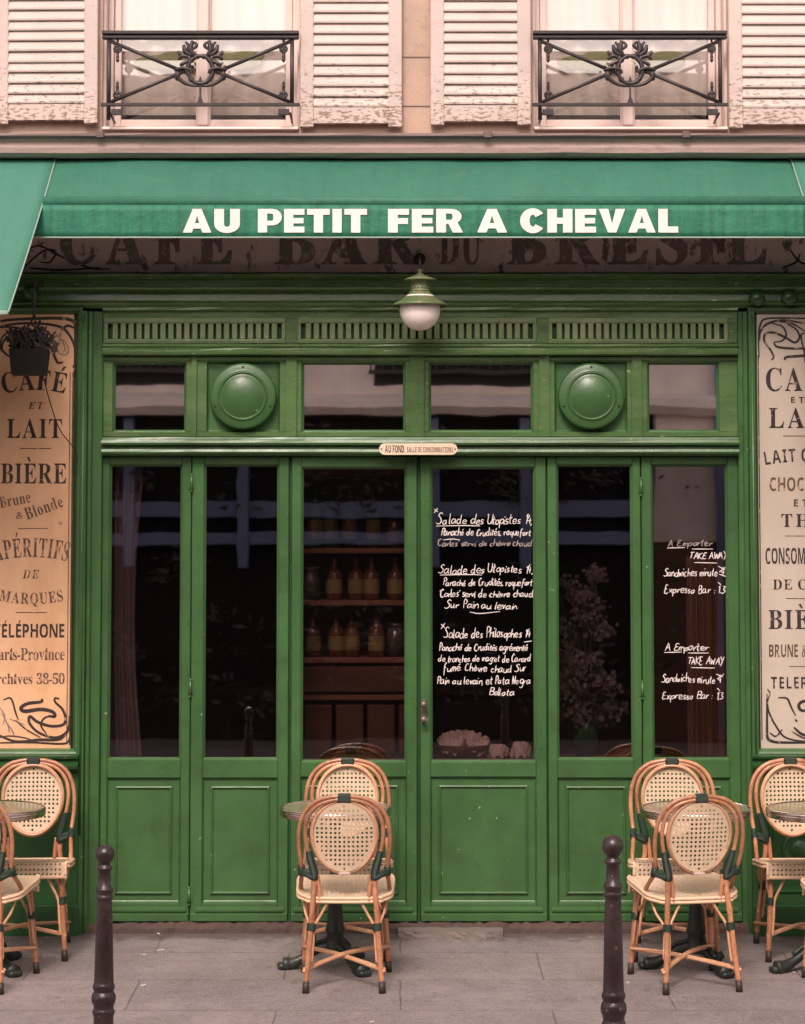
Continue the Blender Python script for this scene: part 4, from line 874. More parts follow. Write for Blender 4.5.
# ---- balustrades
def railing(i):
    a, b_ = ((102, 299), (533, 727))[i]; Y = -.10; cvt = lambda p, q: (X(p, Y, 70), Z(q, Y))
    x0, x1 = cvt(a, 0)[0], cvt(b_, 0)[0]; xc = (x0+x1)/2; k = (x1-x0)/197.
    zc = lambda q: Z(q, Y); r = MB()
    r.box(x0, x1, Y-.028, Y+.028, zc(35), zc(31.5), .003); r.box(x0, x1, Y-.020, Y+.020, zc(39.5), zc(35.4), .006)
    r.box(x0-.004, x1+.004, Y-.012, Y+.012, zc(106.3), zc(103.2), .002)
    px_ = lambda d: xc+d*k      # d = pixels from the centre line
    z1, z0 = zc(39), zc(106)
    for s in (-1, 1):
        r.tube([(px_(s*91.5), Y, z1), (px_(s*91.5), Y, zc(120) if s < 0 else z0)], .010, 8)
        r.tube([(px_(s*92), Y, zc(40.5)), (px_(s*15), Y, zc(72.5))], .0095, 8); r.tube([(px_(s*92), Y, zc(103)), (px_(s*15), Y, zc(71))], .0095, 8)
        for (zq, sg) in ((49, 1), (95, -1)):
            x_ = px_(s*83); zf = zc(zq)
            r.tube([(x_+.016*math.cos(t*PI/5), Y, zf+.016*math.sin(t*PI/5)) for t in range(10)], .007, 6, closed=True)
            r.lathe([(.0, -.048), (.007, -.040), (.010, -.032), (.004, -.026), (.010, -.020), (.007, -.014), (.007, .014), (.010, .020), (.005, .028), (.008, .034), (.004, .045), (0, .050)], (x_, Y, zf-sg*.022), 8)
        r.tube([(px_(s*83), Y, zc(42)), (px_(s*83), Y, z1)], .006, 6)
        r.tube([(px_(s*90), Y+.005, zc(113)), (px_(s*90), .10, zc(116))], .006, 6)
    r.box(px_(-89), px_(-78), Y-.006, Y+.01, zc(115), zc(109), .002); r.box(px_(78), px_(89), Y-.006, Y+.01, zc(115), zc(109), .002)
    rl = r.build('railing', M['iron'], B, merge=False); rl['label'] = ['wrought iron window railing above the awning left half', 'wrought iron window railing above the awning right half'][i]
    o = MB(); zx = lambda q: zc(q)
    ring = [(px_(12.5*math.cos(t)), Y-.004, zx(70-14*math.sin(t))) for t in [2*PI*q/24 for q in range(24)]]
    o.tube(ring, [.012+.004*math.sin(3*q) for q in range(24)], 8, closed=True)
    for s in (-1, 1):
        # climbing leaves
        for (p0, p1, p2, w) in (((6, 57), (10, 50), (8, 41), .013), ((8, 56), (15, 52), (17, 45), .012), ((10, 58), (18, 56), (22, 60), .011), ((10, 60), (18, 64), (20, 66), .010),
                                ((9, 50), (4, 46), (6, 42), .009), ((13, 52), (12, 46), (15, 42), .009), ((17, 56), (21, 54), (22, 51), .009)):
            P = spline([(px_(s*p[0]), Y-.004, zx(p[1])) for p in (p0, p1, p2)], 4); n = len(P)
            o.tube(P, [w*(.5+.5*math.sin(PI*(q+1.2)/(n+1))) for q in range(n)], 6)
        P = spline([(px_(s*p), Y-.006, zx(q)) for p, q in ((1, 86), (9, 85.5), (16, 83), (22, 78), (22, 74))], 4); n = len(P)
        o.tube(P, [.007+.006*(q/n) for q in range(n)], 6)
        o.ball((px_(s*23), Y-.004, zx(76)), .022, 10, .7, .5, 1.2)
        o.tube(spline([(px_(s*26), Y, zx(70)), (px_(s*17), Y-.012, zx(68.5)), (px_(s*10), Y-.012, zx(70.5)), (px_(s*9), Y-.01, zx(74))], 4), .009, 6)
        o.lathe([(.0, -.03), (.012, -.02), (.014, 0), (.008, .014), (.0, .02)], (px_(s*11), Y, zx(58)), 8)
    o.prism([(px_(-1), zx(86)), (px_(1), zx(86)), (px_(1), zx(97)), (px_(3.6), zx(104)), (px_(-3.6), zx(104)), (px_(-1), zx(97))], Y-.008, Y+.006)
    o.prism([(px_(0), zx(76)), (px_(2.2), zx(82)), (px_(3), zx(86)), (px_(-3), zx(86)), (px_(-2.2), zx(82))], Y-.008, Y+.006)
    o.build('wreath_ornament', M['iron'], rl, merge=False)
railing(0); railing(1)
# arm knobs on the cornice
for (p_, q_) in ((757, 298.5), (789, 298), (31, 292)):
    k = MB(); k.lathe([(.012, 0), (.016, -.03), (.034, -.036), (.040, -.050), (.036, -.066), (.018, -.078), (0, -.08)], (X(p_, -.1, 298), -.055, Z(q_, -.1)), 18, axis='y')
    k.build('awning_bracket', M['green_dark'], B)
# ---- body of the building (roof, side walls) so it stands as a building
b2 = MB()
b2.box(XL, XL+.25, .3, 5.2, -.05, ztopw, .01); b2.box(XR-.25, XR, .3, 5.2, -.05, ztopw, .01); b2.box(XL, XR, 5.2, 5.4, -.05, ztopw, .01)
b2.box(XL+.25, px(90), .05, .30, 0, Z(150), .01); b2.box(px(746), XR-.25, .05, .30, 0, Z(150), .01)
b2.build('outer_wall', M['stone'], B, merge=False)
b2 = MB(); b2.box(XL-.1, XR+.1, -.25, 5.5, ztopw, ztopw+.18, .02); b2.build('roof', M['zinc'], B)
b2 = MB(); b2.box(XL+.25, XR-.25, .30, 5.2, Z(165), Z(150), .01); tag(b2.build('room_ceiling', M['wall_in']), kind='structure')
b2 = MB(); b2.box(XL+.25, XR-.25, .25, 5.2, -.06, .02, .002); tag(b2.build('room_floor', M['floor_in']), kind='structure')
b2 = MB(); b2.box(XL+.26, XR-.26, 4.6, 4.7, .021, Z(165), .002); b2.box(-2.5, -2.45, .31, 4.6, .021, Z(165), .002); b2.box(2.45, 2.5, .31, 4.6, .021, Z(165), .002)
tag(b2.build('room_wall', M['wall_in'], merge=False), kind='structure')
# ================================================================ SIGNS
YS = -.045
def sign_panel(x0, x1, m, name, label, trim_in):
    z0, z1 = Z(752, YS), Z(312, YS)
    t = thing(name, ((x0+x1)/2, YS, z0), label, 'sign', 'painted glass menu panels beside the doors')
    p = MB(); p.box(x0+.012, x1-.012, YS, -.0205, z0+.012, z1-.012, .0005); p.build('panel', m, t)
    f = MB(); f.rings(x0-.034, x1+.034, z0-.014, z1+.022, [(0, -.021), (0, -.078), (.008, -.084), (.018, -.078), (.026, -.062), (.032, -.0455)], fill=False)
    f.build('frame', M['green'], t, merge=False); return t
LS = sign_panel(px(-14, YS), px(74, YS), M['sign_orange'], 'menu_sign', 'ochre painted drinks panel with brown lettering left of the doors', 0)
RS = sign_panel(px(757, YS), px(857, YS), M['sign_cream'], 'menu_sign', 'cream painted drinks panel with dark lettering right of the doors', 0)
def T(p, body, st, a, b_, y, h, m, **k): return ptext(body, st, a, b_, y, h, YS, M[m], 'lettering', p, **k)
random.seed(11)
T(LS, 'CAFÉ', 'B', 3.5, 66, 394, 20, 'ink', arc=4, track=.05)
T(LS, 'ET', 'B', 28, 44, 409, 7, 'ink_soft', shear=.25, track=.12)
T(LS, 'LAIT', 'B', 7, 64, 438, 19, 'ink', track=.10)
T(LS, 'BIÈRE', 'B', 1, 68, 483.5, 20, 'ink', track=.08)
T(LS, 'Brune', 'B', 0.5, 32, 508, 11, 'ink_soft', tilt=6)
T(LS, '&', 'B', 16, 24, 519, 7, 'ink_soft')
T(LS, 'Blonde', 'B', 27, 65, 520, 12, 'ink_soft', tilt=14)
T(LS, 'APÉRITIFS', 'B', -5, 68, 561.5, 19, 'ink_soft', arc=4.5, track=.06)
T(LS, 'DE', 'B', 22.5, 40, 578.5, 8.5, 'ink_soft', shear=.2, track=.2)
T(LS, 'MARQUES', 'B', -1, 65, 600.5, 11, 'ink_soft', arc=-3.5, track=.12)
T(LS, 'TÉLÉPHONE', 'S', -6.5, 66, 637.5, 13.5, 'ink', track=.13)
T(LS, 'Paris-Province', 'B', -9, 65, 660, 12, 'ink_soft', track=.03)
T(LS, 'Archives 38-50', 'B', -12, 65, 684, 10.5, 'ink_soft', track=.03)
T(RS, 'CAFÉ', 'B', 766, 842, 391, 23, 'ink_dark', track=.12)
T(RS, 'ET', 'S', 791, 808, 403, 6, 'ink_dark', track=.4)
T(RS, 'LAIT', 'B', 769, 838, 428, 20, 'ink_dark', track=.14)
T(RS, 'LAIT CHAUD', 'S', 765.5, 848, 465, 13, 'ink_dark', arc=3.5, track=.14)
T(RS, 'CHOCOLAT', 'S', 769.5, 842, 491, 13.5, 'ink_soft', track=.14)
T(RS, 'ET', 'S', 794, 812, 506.5, 7, 'ink_dark', track=.4)
T(RS, 'THÉ', 'B', 781.5, 828, 527, 13, 'ink_dark', track=.2)
T(RS, 'CONSOMMATIONS', 'S', 765.5, 851, 564, 16, 'ink_dark', track=.12)
T(RS, 'DE CHOIX', 'B', 773, 842, 589.5, 10, 'ink_dark', track=.14)
T(RS, 'BIÈRE', 'B', 768.5, 847, 629, 19, 'ink_dark', track=.1)
T(RS, 'BRUNE & BLONDE', 'S', 769, 847, 657, 12.5, 'ink_soft', track=.14)
T(RS, 'TELEPHONE', 'S', 771, 845, 688.5, 11.5, 'ink_dark', track=.22)
def rule(p, a, b_, y):
    q = MB(); q.add([(X(a, YS, y), YS-.0012, Z(y+.4, YS)), (X(b_, YS, y), YS-.0012, Z(y+.4, YS)), (X(b_, YS, y), YS-.0012, Z(y-.4, YS)), (X(a, YS, y), YS-.0012, Z(y-.4, YS))], [(0, 1, 2, 3)])
    q.build('rule', M['ink_soft'], p, fix=False)
for a, b_, y in ((20, 51, 448.5), (18, 48, 528.5), (16, 47, 612.5)): rule(LS, a, b_, y)
for a, b_, y in ((783, 826, 436), (785, 825, 536), (786, 826, 598.5), (789, 828, 666.5)): rule(RS, a, b_, y)
def zm(ox, oy, s=6.4):
    return lambda a, b_: Vector((at(ox+a/s, oy+b_/s, YS)))
def orn(p, conv, curves, m):
    q = MB(); k = 0
    for w, pts in curves:
        ribbon(q, pts, w*1.45/6.4*.0049, YS-.0010-.00012*k, conv); k += 1
    q.build('scroll_ornament', M[m], p, fix=False)
c1 = zm(0, 300)
orn(LS, c1, [(15, [(-70, 150), (60, 128), (250, 118), (400, 118), (470, 138), (492, 180), (488, 300), (486, 400)]), (12, [(-60, 190), (80, 155), (240, 150), (380, 170), (440, 220), (478, 300), (484, 380)]),
    (10, [(120, 230), (60, 235), (20, 270), (15, 320), (60, 360), (90, 350)]), (12, [(390, 195), (430, 165), (475, 178)]), (12, [(320, 290), (345, 350), (370, 400), (405, 398)]), (8, [(487, 400), (470, 427), (487, 458)]),
    (9, [(200, 160), (290, 195), (330, 240), (320, 290)]), (9, [(0, 175), (90, 175), (180, 200), (250, 260)]), (8, [(150, 300), (130, 240), (180, 200), (260, 190)]), (7, [(0, 330), (10, 250), (60, 200), (150, 175)])], 'ink')
orn(LS, c1, [(5, [(360, 280), (400, 255), (440, 310), (425, 350), (380, 340), (358, 290)]), (4, [(300, 250), (350, 230), (390, 250), (430, 340)]), (4, [(340, 200), (370, 230), (390, 210), (380, 260)]), (4, [(400, 260), (415, 300), (405, 340)]), (5, [(290, 260), (330, 280), (370, 270)])], 'ink_grey')
c3 = zm(0, 600)
orn(LS, c3, [(17, [(270, 632), (262, 652), (180, 662), (135, 690), (160, 712), (260, 700), (335, 715), (352, 745), (310, 742)]), (13, [(380, 634), (352, 628), (355, 655), (400, 700), (420, 760), (400, 800), (320, 806), (240, 780), (192, 745), (190, 790), (250, 850), (350, 880), (420, 850), (442, 800)]),
    (9, [(345, 745), (290, 752), (262, 800), (300, 862)]), (13, [(-40, 850), (100, 905), (250, 895), (380, 890), (436, 830), (446, 740)]), (9, [(-60, 915), (200, 912), (390, 920), (440, 900), (450, 820)]), (8, [(20, 640), (70, 630), (100, 720), (118, 770)]),
    (7, [(100, 770), (170, 830), (260, 880)]), (6, [(0, 880), (60, 870), (150, 880), (230, 905)])], 'ink')
orn(LS, c3, [(6, [(10, 720), (50, 800), (60, 850)]), (5, [(60, 760), (110, 780), (160, 800)]), (6, [(40, 780), (80, 840), (90, 870)]), (5, [(0, 690), (30, 740), (20, 800)])], 'ink_grey')
c4 = zm(740, 300)
orn(RS, c4, [(9, [(600, 118), (416, 118), (180, 118), (130, 160), (119, 250), (122, 370)]), (11, [(416, 150), (280, 130), (180, 150), (132, 200), (124, 260)]), (8, [(416, 200), (330, 150), (240, 138)]),
    (11, [(200, 385), (215, 365), (195, 320), (155, 262), (165, 215), (220, 210), (290, 240), (350, 272), (380, 240), (360, 190), (300, 150)]), (9, [(215, 270), (270, 260), (295, 220), (270, 170), (200, 148)]),
    (11, [(215, 275), (240, 300), (330, 310), (470, 310)]), (12, [(285, 385), (300, 365), (416, 355), (480, 340)]), (8, [(416, 210), (390, 230), (410, 330), (416, 400)])], 'ink_dark')
c6 = zm(740, 600)
orn(RS, c6, [(9, [(175, 570), (192, 600), (175, 650), (186, 720), (232, 810), (292, 880), (416, 905), (560, 900)]), (13, [(173, 600), (173, 800), (175, 875), (200, 902), (280, 912), (600, 912)]), (8, [(190, 850), (230, 872), (272, 828)]),
    (9, [(245, 625), (300, 630), (325, 680), (355, 740)]), (14, [(470, 640), (400, 650), (376, 675), (390, 705), (440, 708)]), (12, [(345, 815), (400, 860), (500, 880)]), (7, [(330, 840), (400, 880), (470, 895)]), (6, [(350, 760), (365, 775), (350, 770)])], 'ink_dark')
for p, xa, zt_, zb_ in ((LS, 71.3, 372, 745), (RS, 760.2, 355, 740)):
    q = MB(); xw = X(xa, YS, 560)
    q.add([(xw-.0028, YS-.0010, Z(zb_, YS)), (xw+.0028, YS-.0010, Z(zb_, YS)), (xw+.0028, YS-.0010, Z(zt_, YS)), (xw-.0028, YS-.0010, Z(zt_, YS))], [(0, 1, 2, 3)])
    if p is LS: q.add([(xw-.016, YS-.0010, Z(742, YS)), (xw-.012, YS-.0010, Z(742, YS)), (xw-.012, YS-.0010, Z(372, YS)), (xw-.016, YS-.0010, Z(372, YS))], [(0, 1, 2, 3)])
    q.build('border_line', M['ink'], p, fix=False)
# fascia sign half hidden behind the awning
YFa = -.05
FS = thing('fascia_sign', (0, YFa, Z(272, YFa)), 'weathered brown fascia board with large faded cafe lettering under the awning', 'sign')
q = MB(); q.box(px(20, YFa), px(828, YFa), YFa, -.0205, Z(272.5, YFa), Z(188, YFa), .003); q.build('board', M['sign_fascia'], FS)
def FT(body, a, b_, y=264.5, h=46, **k):
    s = Z(263, YFa)-Z(264, YFa)
    mb = text_mb(body, 'B', X(a, YFa, 260), X(b_, YFa, 260), Z(y, YFa), h*s, YFa-.0015, **k); mb.build('lettering', M['ink_faded'], FS, fix=False)
M['ink_faded'] = paint('ink_faded', (.19, .135, .12), .5, .4, chips=(.42, .29, .26), chipamt=.15, bumps=.05)
FT('CAFÉ', 61, 243, track=.22, bold=.006); FT('BAR', 275, 427, track=.12, bold=.006); FT('DU', 440, 484, 264, 38, track=.12, bold=.003); FT('BRÉSIL', 508, 776, track=.16, bold=.006)
q = MB(); cv = lambda a, b_: Vector(at(a, b_, YFa))
for k, pts in enumerate(([(24, 268), (34, 258), (46, 250), (56, 252), (50, 262), (40, 262)], [(26, 250), (40, 246), (60, 256), (90, 268), (110, 269)], [(30, 268), (60, 270), (100, 268)], [(790, 250), (800, 262), (815, 266)], [(782, 268), (796, 262), (800, 254)])):
    ribbon(q, pts, .011, YFa-.0012-.0001*k, cv)
q.build('scroll_ornament', M['ink_dark'], FS, fix=False)
# enamel plaque
YP = -.105
PL = thing('direction_plaque', (px(418, YP), YP, Z(455, YP)), 'small rounded cream plaque on the green bar above the middle doors', 'plaque')
x0, x1, z0, z1 = X(379, YP, 449), X(457.5, YP, 449), Z(454.7, YP), Z(443.3, YP); r_ = (z1-z0)/2
poly = [(x1-r_+r_*math.cos(a), (z0+z1)/2+r_*math.sin(a)) for a in [(-PI/2+PI*k/8) for k in range(9)]]+[(x0+r_+r_*math.cos(a), (z0+z1)/2+r_*math.sin(a)) for a in [(PI/2+PI*k/8) for k in range(9)]]
q = MB(); q.prism(poly, YP, YP+.003); q.build('plate', M['plaque'], PL)
q = MB()
for s in (x0+.012, x1-.012): q.ball((s, YP, (z0+z1)/2), .0042, 8); q.tube([(s, YP+.002, (z0+z1)/2), (s, -.06, (z0+z1)/2)], .003, 6)
q.build('screw', M['iron'], PL)
sp = Z(448, YP)-Z(449, YP)
text_mb('AU FOND.', 'S', X(385, YP, 449), X(405.5, YP, 449), Z(452.6, YP), 7.2*sp, YP-.001, track=.1).build('lettering', M['ink'], PL, fix=False)
text_mb('SALLE DE CONSOMMATIONS', 'S', X(407, YP, 449), X(453.5, YP, 449), Z(452.3, YP), 5.2*sp, YP-.001, track=.16).build('lettering', M['ink_soft'], PL, fix=False)
# ---------------------------------------------------------------- handwriting on the door glass
random.seed(23)
YG = .0255
HAND = {
 'a': [[(.8,.9),(.4,1),(.05,.6),(.1,.1),(.45,0),(.8,.5),(.85,1),(.85,.2),(1.1,0)]], 'b': [[(.1,2.1),(.1,0),(.15,.6),(.5,1),(.85,.6),(.6,.05),(.1,.1)]],
 'c': [[(.8,.85),(.4,1),(.05,.5),(.35,0),(.85,.15)]], 'd': [[(.8,.9),(.4,1),(.05,.5),(.35,0),(.8,.4),(.9,2.1),(.88,.3),(1.1,0)]],
 'e': [[(.1,.45),(.8,.6),(.6,1),(.2,.9),(.05,.4),(.4,0),(.95,.2)]], 'f': [[(.9,2),(.6,2.1),(.4,1.5),(.35,0),(.3,-.8)],[(.1,1),(.8,1.05)]],
 'g': [[(.8,.9),(.4,1),(.05,.5),(.4,.05),(.8,.4),(.85,1),(.8,-.6),(.4,-.95),(.05,-.7)]], 'h': [[(.1,2.1),(.1,0)],[(.1,.6),(.5,1),(.8,.8),(.85,0)]],
 'i': [[(.1,1),(.15,.1),(.35,0)],[(.12,1.45),(.22,1.6)]], 'l': [[(.1,2.1),(.12,.2),(.4,0)]],
 'm': [[(.05,1),(.08,0),(.1,.7),(.4,1),(.5,.7),(.5,0),(.55,.7),(.85,1),(1,.7),(1.05,0)]], 'n': [[(.05,1),(.08,0),(.12,.6),(.5,1),(.75,.7),(.82,0)]],
 'o': [[(.45,1),(.08,.6),(.3,0),(.75,.3),(.7,.85),(.4,1),(.9,.9)]], 'p': [[(.05,1),(.1,-.9)],[(.1,.5),(.5,1),(.85,.6),(.5,.05),(.12,.2)]],
 'q': [[(.8,.9),(.4,1),(.05,.5),(.4,.05),(.8,.5),(.85,1),(.85,-.9)]], 'r': [[(.05,1),(.1,0),(.15,.6),(.65,1)]], 's': [[(.7,.9),(.3,1),(.2,.6),(.6,.35),(.4,0),(.05,.1)]],
 't': [[(.3,1.8),(.25,.2),(.6,0)],[(0,1.1),(.65,1.15)]], 'u': [[(.05,1),(.1,.2),(.4,0),(.75,.4),(.8,1),(.8,.1),(1,0)]], 'v': [[(.05,1),(.35,0),(.75,1)]],
 'w': [[(.05,1),(.25,0),(.5,.8),(.7,0),(1,1)]], 'x': [[(.05,1),(.75,0)],[(.7,1),(.05,0)]],
 'A': [[(0,0),(.5,2),(1,0)],[(.2,.8),(.85,.85)]], 'B': [[(.1,2),(.1,0)],[(.1,2),(.8,1.8),(.7,1.15),(.1,1.05),(.9,.8),(.8,.1),(.1,0)]],
 'C': [[(1,1.7),(.6,2),(.1,1.2),(.2,.2),(.7,0),(1.05,.3)]], 'E': [[(.9,1.9),(.3,2),(.2,1.1),(.7,1.1),(.2,1),(.1,.2),(.5,0),(1,.2)]], 'K': [[(.1,2),(.1,0)],[(.9,2),(.15,1),(.95,0)]],
 'N': [[(.1,0),(.15,2)],[(.15,2),(.8,0)],[(.8,0),(.9,2)]], 'P': [[(.15,0),(.2,2),(.8,1.9),(.8,1.2),(.2,1)]], 'S': [[(1,1.8),(.6,2.1),(.2,1.6),(.7,1),(.8,.3),(.3,0),(-.2,.2)]],
 'T': [[(0,2),(1.1,2.05)],[(.5,2),(.5,0)]], 'U': [[(-.1,1.8),(.1,2),(.1,.4),(.5,0),(.9,.5),(.95,2),(.95,0)]], 'W': [[(0,2),(.3,0)],[(.3,0),(.6,1.5)],[(.6,1.5),(.9,0)],[(.9,0),(1.3,2)]],
 'Y': [[(0,2),(.5,1)],[(1,2),(.3,-.5)]], '1': [[(.1,1.5),(.4,2),(.4,0)]], '4': [[(.5,2),(.05,.8),(.9,.8)],[(.65,1.4),(.65,0)]], '3': [[(.1,1.9),(.7,1.8),(.4,1.1),(.8,.6),(.4,0),(0,.2)]],
 ',': [[(.15,.15),(.05,-.3)]], '.': [[(.05,.05),(.15,.1)]], ':': [[(.05,.05),(.15,.1)],[(.05,.8),(.15,.85)]], "'": [[(.1,2),(.05,1.6)]], '*': [[(0,1.6),(.6,2.2)],[(0,2.2),(.6,1.6)],[(.3,1.5),(.3,2.3)]]}
def hand(parent, rows, m='chalk'):
    for (body, a, b_, y, h, *o) in rows:
        mm = M[o[0]] if o else M[m]; s = Z(y-1, YG)-Z(y, YG); x0, x1 = X(a, YG, y), X(b_, YG, y)
        cur = 0; put = []
        for c in body:
            if c == ' ': cur += .75; continue
            acc = {'é': ('e', 1), 'è': ('e', -1)}.get(c); base = acc[0] if acc else c
            st_ = HAND[base]; w_ = max(p[0] for q in st_ for p in q); put.append((cur, st_, acc, w_)); cur += w_+random.uniform(-.02, .22)
        k = (x1-x0)/cur; kz = h*s/2.25; q = MB(); n_ = 0; drift = random.uniform(-.25, .25)
        for (cx_, st_, acc, w_) in put:
            jz = random.uniform(-.13, .13)+drift*math.sin(cx_*.35); jx = random.uniform(.85, 1.12); jh = random.uniform(.85, 1.15); sl = .16+random.uniform(-.06, .06)
            st2 = st_+([[(w_*.5-.1*acc[1], 1.35), (w_*.5+.25*acc[1], 1.75)]] if acc else [])
            st3 = []
            for seg in st2:
                curp = [seg[0]]
                for a_ in range(1, len(seg)):
                    curp.append(seg[a_])
                    if a_ < len(seg)-1:
                        u1 = Vector(seg[a_])-Vector(seg[a_-1]); u2 = Vector(seg[a_+1])-Vector(seg[a_])
                        if u1.normalized().dot(u2.normalized()) < -.45: st3.append(curp); curp = [seg[a_]]
                st3.append(curp)
            for seg in st3:
                pts = [(x0+(cx_+(px_+sl*pz_)*jx+random.uniform(-.04, .04))*k, Z(y, YG)+((pz_*jh+jz)+random.uniform(-.05, .05))*kz) for px_, pz_ in seg]
                n_ += 1; ribbon(q, pts, random.uniform(.0040, .0055), YG-.00002*n_, lambda u_, v_: Vector((u_, v_)), 4, True)
        q.build('handwriting', mm, parent, fix=False)
def strokes(parent, segs, w=.0045, m='chalk'):
    q = MB()
    for k, pts in enumerate(segs): ribbon(q, pts, w, YG-.0003-.0001*k, lambda a, b_: Vector(at(a, b_, YG)), 4, True)
    q.build('handwritten_stroke', M[m], parent, fix=False)
hand(DOOR[3], [
 ('Salade des Utopistes 14,', 437, 532, 524, 10.5), ('Panaché de Crudités, roquefort', 441, 531, 535.5, 8), ("'Carles' servi de chèvre chaud", 437, 531.5, 546, 7, 'chalk_faint'),
 ('Salade des Utopistes 14,', 439, 533, 573, 9.5), ('Panaché de Crudités, roquefort', 443, 532.5, 585.5, 8), ("'Carles' servi de chèvre chaud", 439, 533, 597, 8),  # repeats the rows above, drawing their reflected double as marker writing
 ('Sur Pain au levain.', 445, 519, 608.5, 8.5), ('Salade des Philosophes 14', 444, 531, 637.5, 10.5), ('Panaché de Crudités agrémenté', 439, 528, 650.5, 8), ('de tranches de magret de Canard', 438, 531, 661.5, 7.5),
 ('fumé. Chèvre chaud Sur', 443, 526, 671.5, 8.5), ('Pain au levain, et Pata Negra', 437, 531, 684, 8.5), ('Bellota', 489, 515, 695, 8)])
strokes(DOOR[3], [[(436, 526), (465, 525.5), (480, 526)], [(440, 575), (468, 574.5), (482, 575)], [(470, 612), (480, 613.5), (500, 611.5)], [(524, 642), (532, 641)],
                  [(434, 509), (438, 512)], [(438, 508), (434, 513)], [(441, 624), (445, 628)], [(445, 623), (441, 629)], [(443, 540), (452, 539), (460, 540)]])
hand(DOOR[5], [
 ('A Emporter', 668, 712, 546.5, 7.5, 'chalk_faint'), ('TAKE AWAY', 689, 727, 558.5, 7.5), ('Sandwiches minute 4', 664, 724, 576, 9), ('Expresso Bar : 1,3', 664, 725, 593, 8.5),
 ('A Emporter', 665, 708, 650.5, 8), ('TAKE AWAY', 687, 724, 664, 8), ('Sandwiches minute 4', 662, 722, 682.5, 9), ('Expresso Bar : 1,3', 662, 723, 699, 8.5)])
strokes(DOOR[5], [[(667, 548), (685, 547.5)], [(692, 549), (713, 549)], [(694, 562.5), (717, 563)], [(664, 652.5), (682, 652)], [(688, 653), (709, 653)], [(691, 667.5), (715, 668)],
                  [(718, 566), (725, 570)], [(719, 572), (726, 567)], [(719, 574), (727, 577)], [(716, 674), (723, 677)], [(717, 679), (724, 674)], [(718, 582), (721, 585)], [(717, 688), (720, 691)]])
# ================================================================ AWNINGS
AY = -.50
xL, xR = X(57, -.05, 157), X(789.5, -.05, 157)
zA1, zA0, zV = Z(158.5, -.05), Z(203, AY), Z(238, AY)
AW = thing('awning', ((xL+xR)/2, -.05, zA0), 'wide green canvas awning rolled short with white cafe name on its valance', 'awning')
random.seed(2)
waves = [(random.uniform(1, 14), random.uniform(0, 6.28), random.uniform(.2, 1)) for _ in range(9)]
def wv(x): return sum(a*math.sin(f*x+p) for f, p, a in waves)/4
def af(u, v):
    x = xL+(xR-xL)*u; y = -.05+(AY+.02+.05)*v; z = zA1+(zA0-zA1)*v
    sag = math.sin(PI*v)*min(1, .15+9*min(u, 1-u))
    # canvas bulges over the roller
    z += .030*sag+.013*wv(x)*sag+.007*wv(x*2.3+1)*(sag**2)+.006*math.sin(x*9+v*5)*sag*(v<.5)*(1-2*v); y -= .012*sag
    return (x, y, z)
q = MB(); q.grid(af, 220, 14); q.build('canopy', M['awning'], AW, thick=.002)
q = MB()
q.tube([(xL-.0, AY, zA0+.006), (xR, AY, zA0+.006)], .027, 16); 
q.build('front_bar', M['awning'], AW)
def vf(u, v):
    x = xL+.002-.055*v+(xR-xL-.004+.055*v)*u; z = zA0-.012+(zV-zA0+.012)*v
    return (x, AY-.022+.005*wv(x*.8)*v+.0015*math.sin(x*31)*v, z)
q = MB(); q.grid(vf, 260, 5); q.build('valance', M['valance'], AW, thick=.002)
def vfy(x, z): v = (z-(zA0-.012))/(zV-zA0+.012); return .005*wv(x*.8)*v+.0015*math.sin(x*31)*v
q = MB(); n = 260
vs = []; 
for i in range(n+1):
    x = xL-.053+(xR-xL+.051)*i/n; y = AY-.022+vfy(x, zV); vs += [(x, y-.0035, zV-.003), (x, y-.0035, zV+.004), (x, y+.004, zV+.004), (x, y+.004, zV-.003)]
q.add(vs, [(4*i+k, 4*i+(k+1) % 4, 4*i+4+(k+1) % 4, 4*i+4+k) for i in range(n) for k in range(4)]); q.build('hem', M['hem'], AW)
s_ = Z(230, AY)-Z(231, AY)
words_ = [('AU', 183, 240), ('PETIT', 258, 367), ('FER', 388, 462.5), ('A', 477, 507), ('CHEVAL', 520, 678)]
# heavy block letters drawn from outlines: unit box 1 wide x 1 high, holes handled as separate bars
def arcband(cx, cz, ro, ri, a0, a1, sx=1, sz=1, n=10):
    o = [(cx+ro*sx*math.cos(a0+(a1-a0)*k/n), cz+ro*sz*math.sin(a0+(a1-a0)*k/n)) for k in range(n+1)]
    i = [(cx+ri*sx*math.cos(a0+(a1-a0)*k/n), cz+ri*sz*math.sin(a0+(a1-a0)*k/n)) for k in range(n+1)]
    return [[o[k], o[k+1], i[k+1], i[k]] for k in range(n)]
t = .40; hb = .27
def R4(a, b_, c_, d_): return [(a, c_), (b_, c_), (b_, d_), (a, d_)]
HP = PI/2
def arc2(cx, cz, rox, roz, rix, riz, a0, a1, n=10):
    A = [a0+(a1-a0)*k/n for k in range(n+1)]
    return [[(cx+rox*math.cos(A[k]), cz+roz*math.sin(A[k])), (cx+rox*math.cos(A[k+1]), cz+roz*math.sin(A[k+1])), (cx+rix*math.cos(A[k+1]), cz+riz*math.sin(A[k+1])), (cx+rix*math.cos(A[k]), cz+riz*math.sin(A[k]))] for k in range(n)]
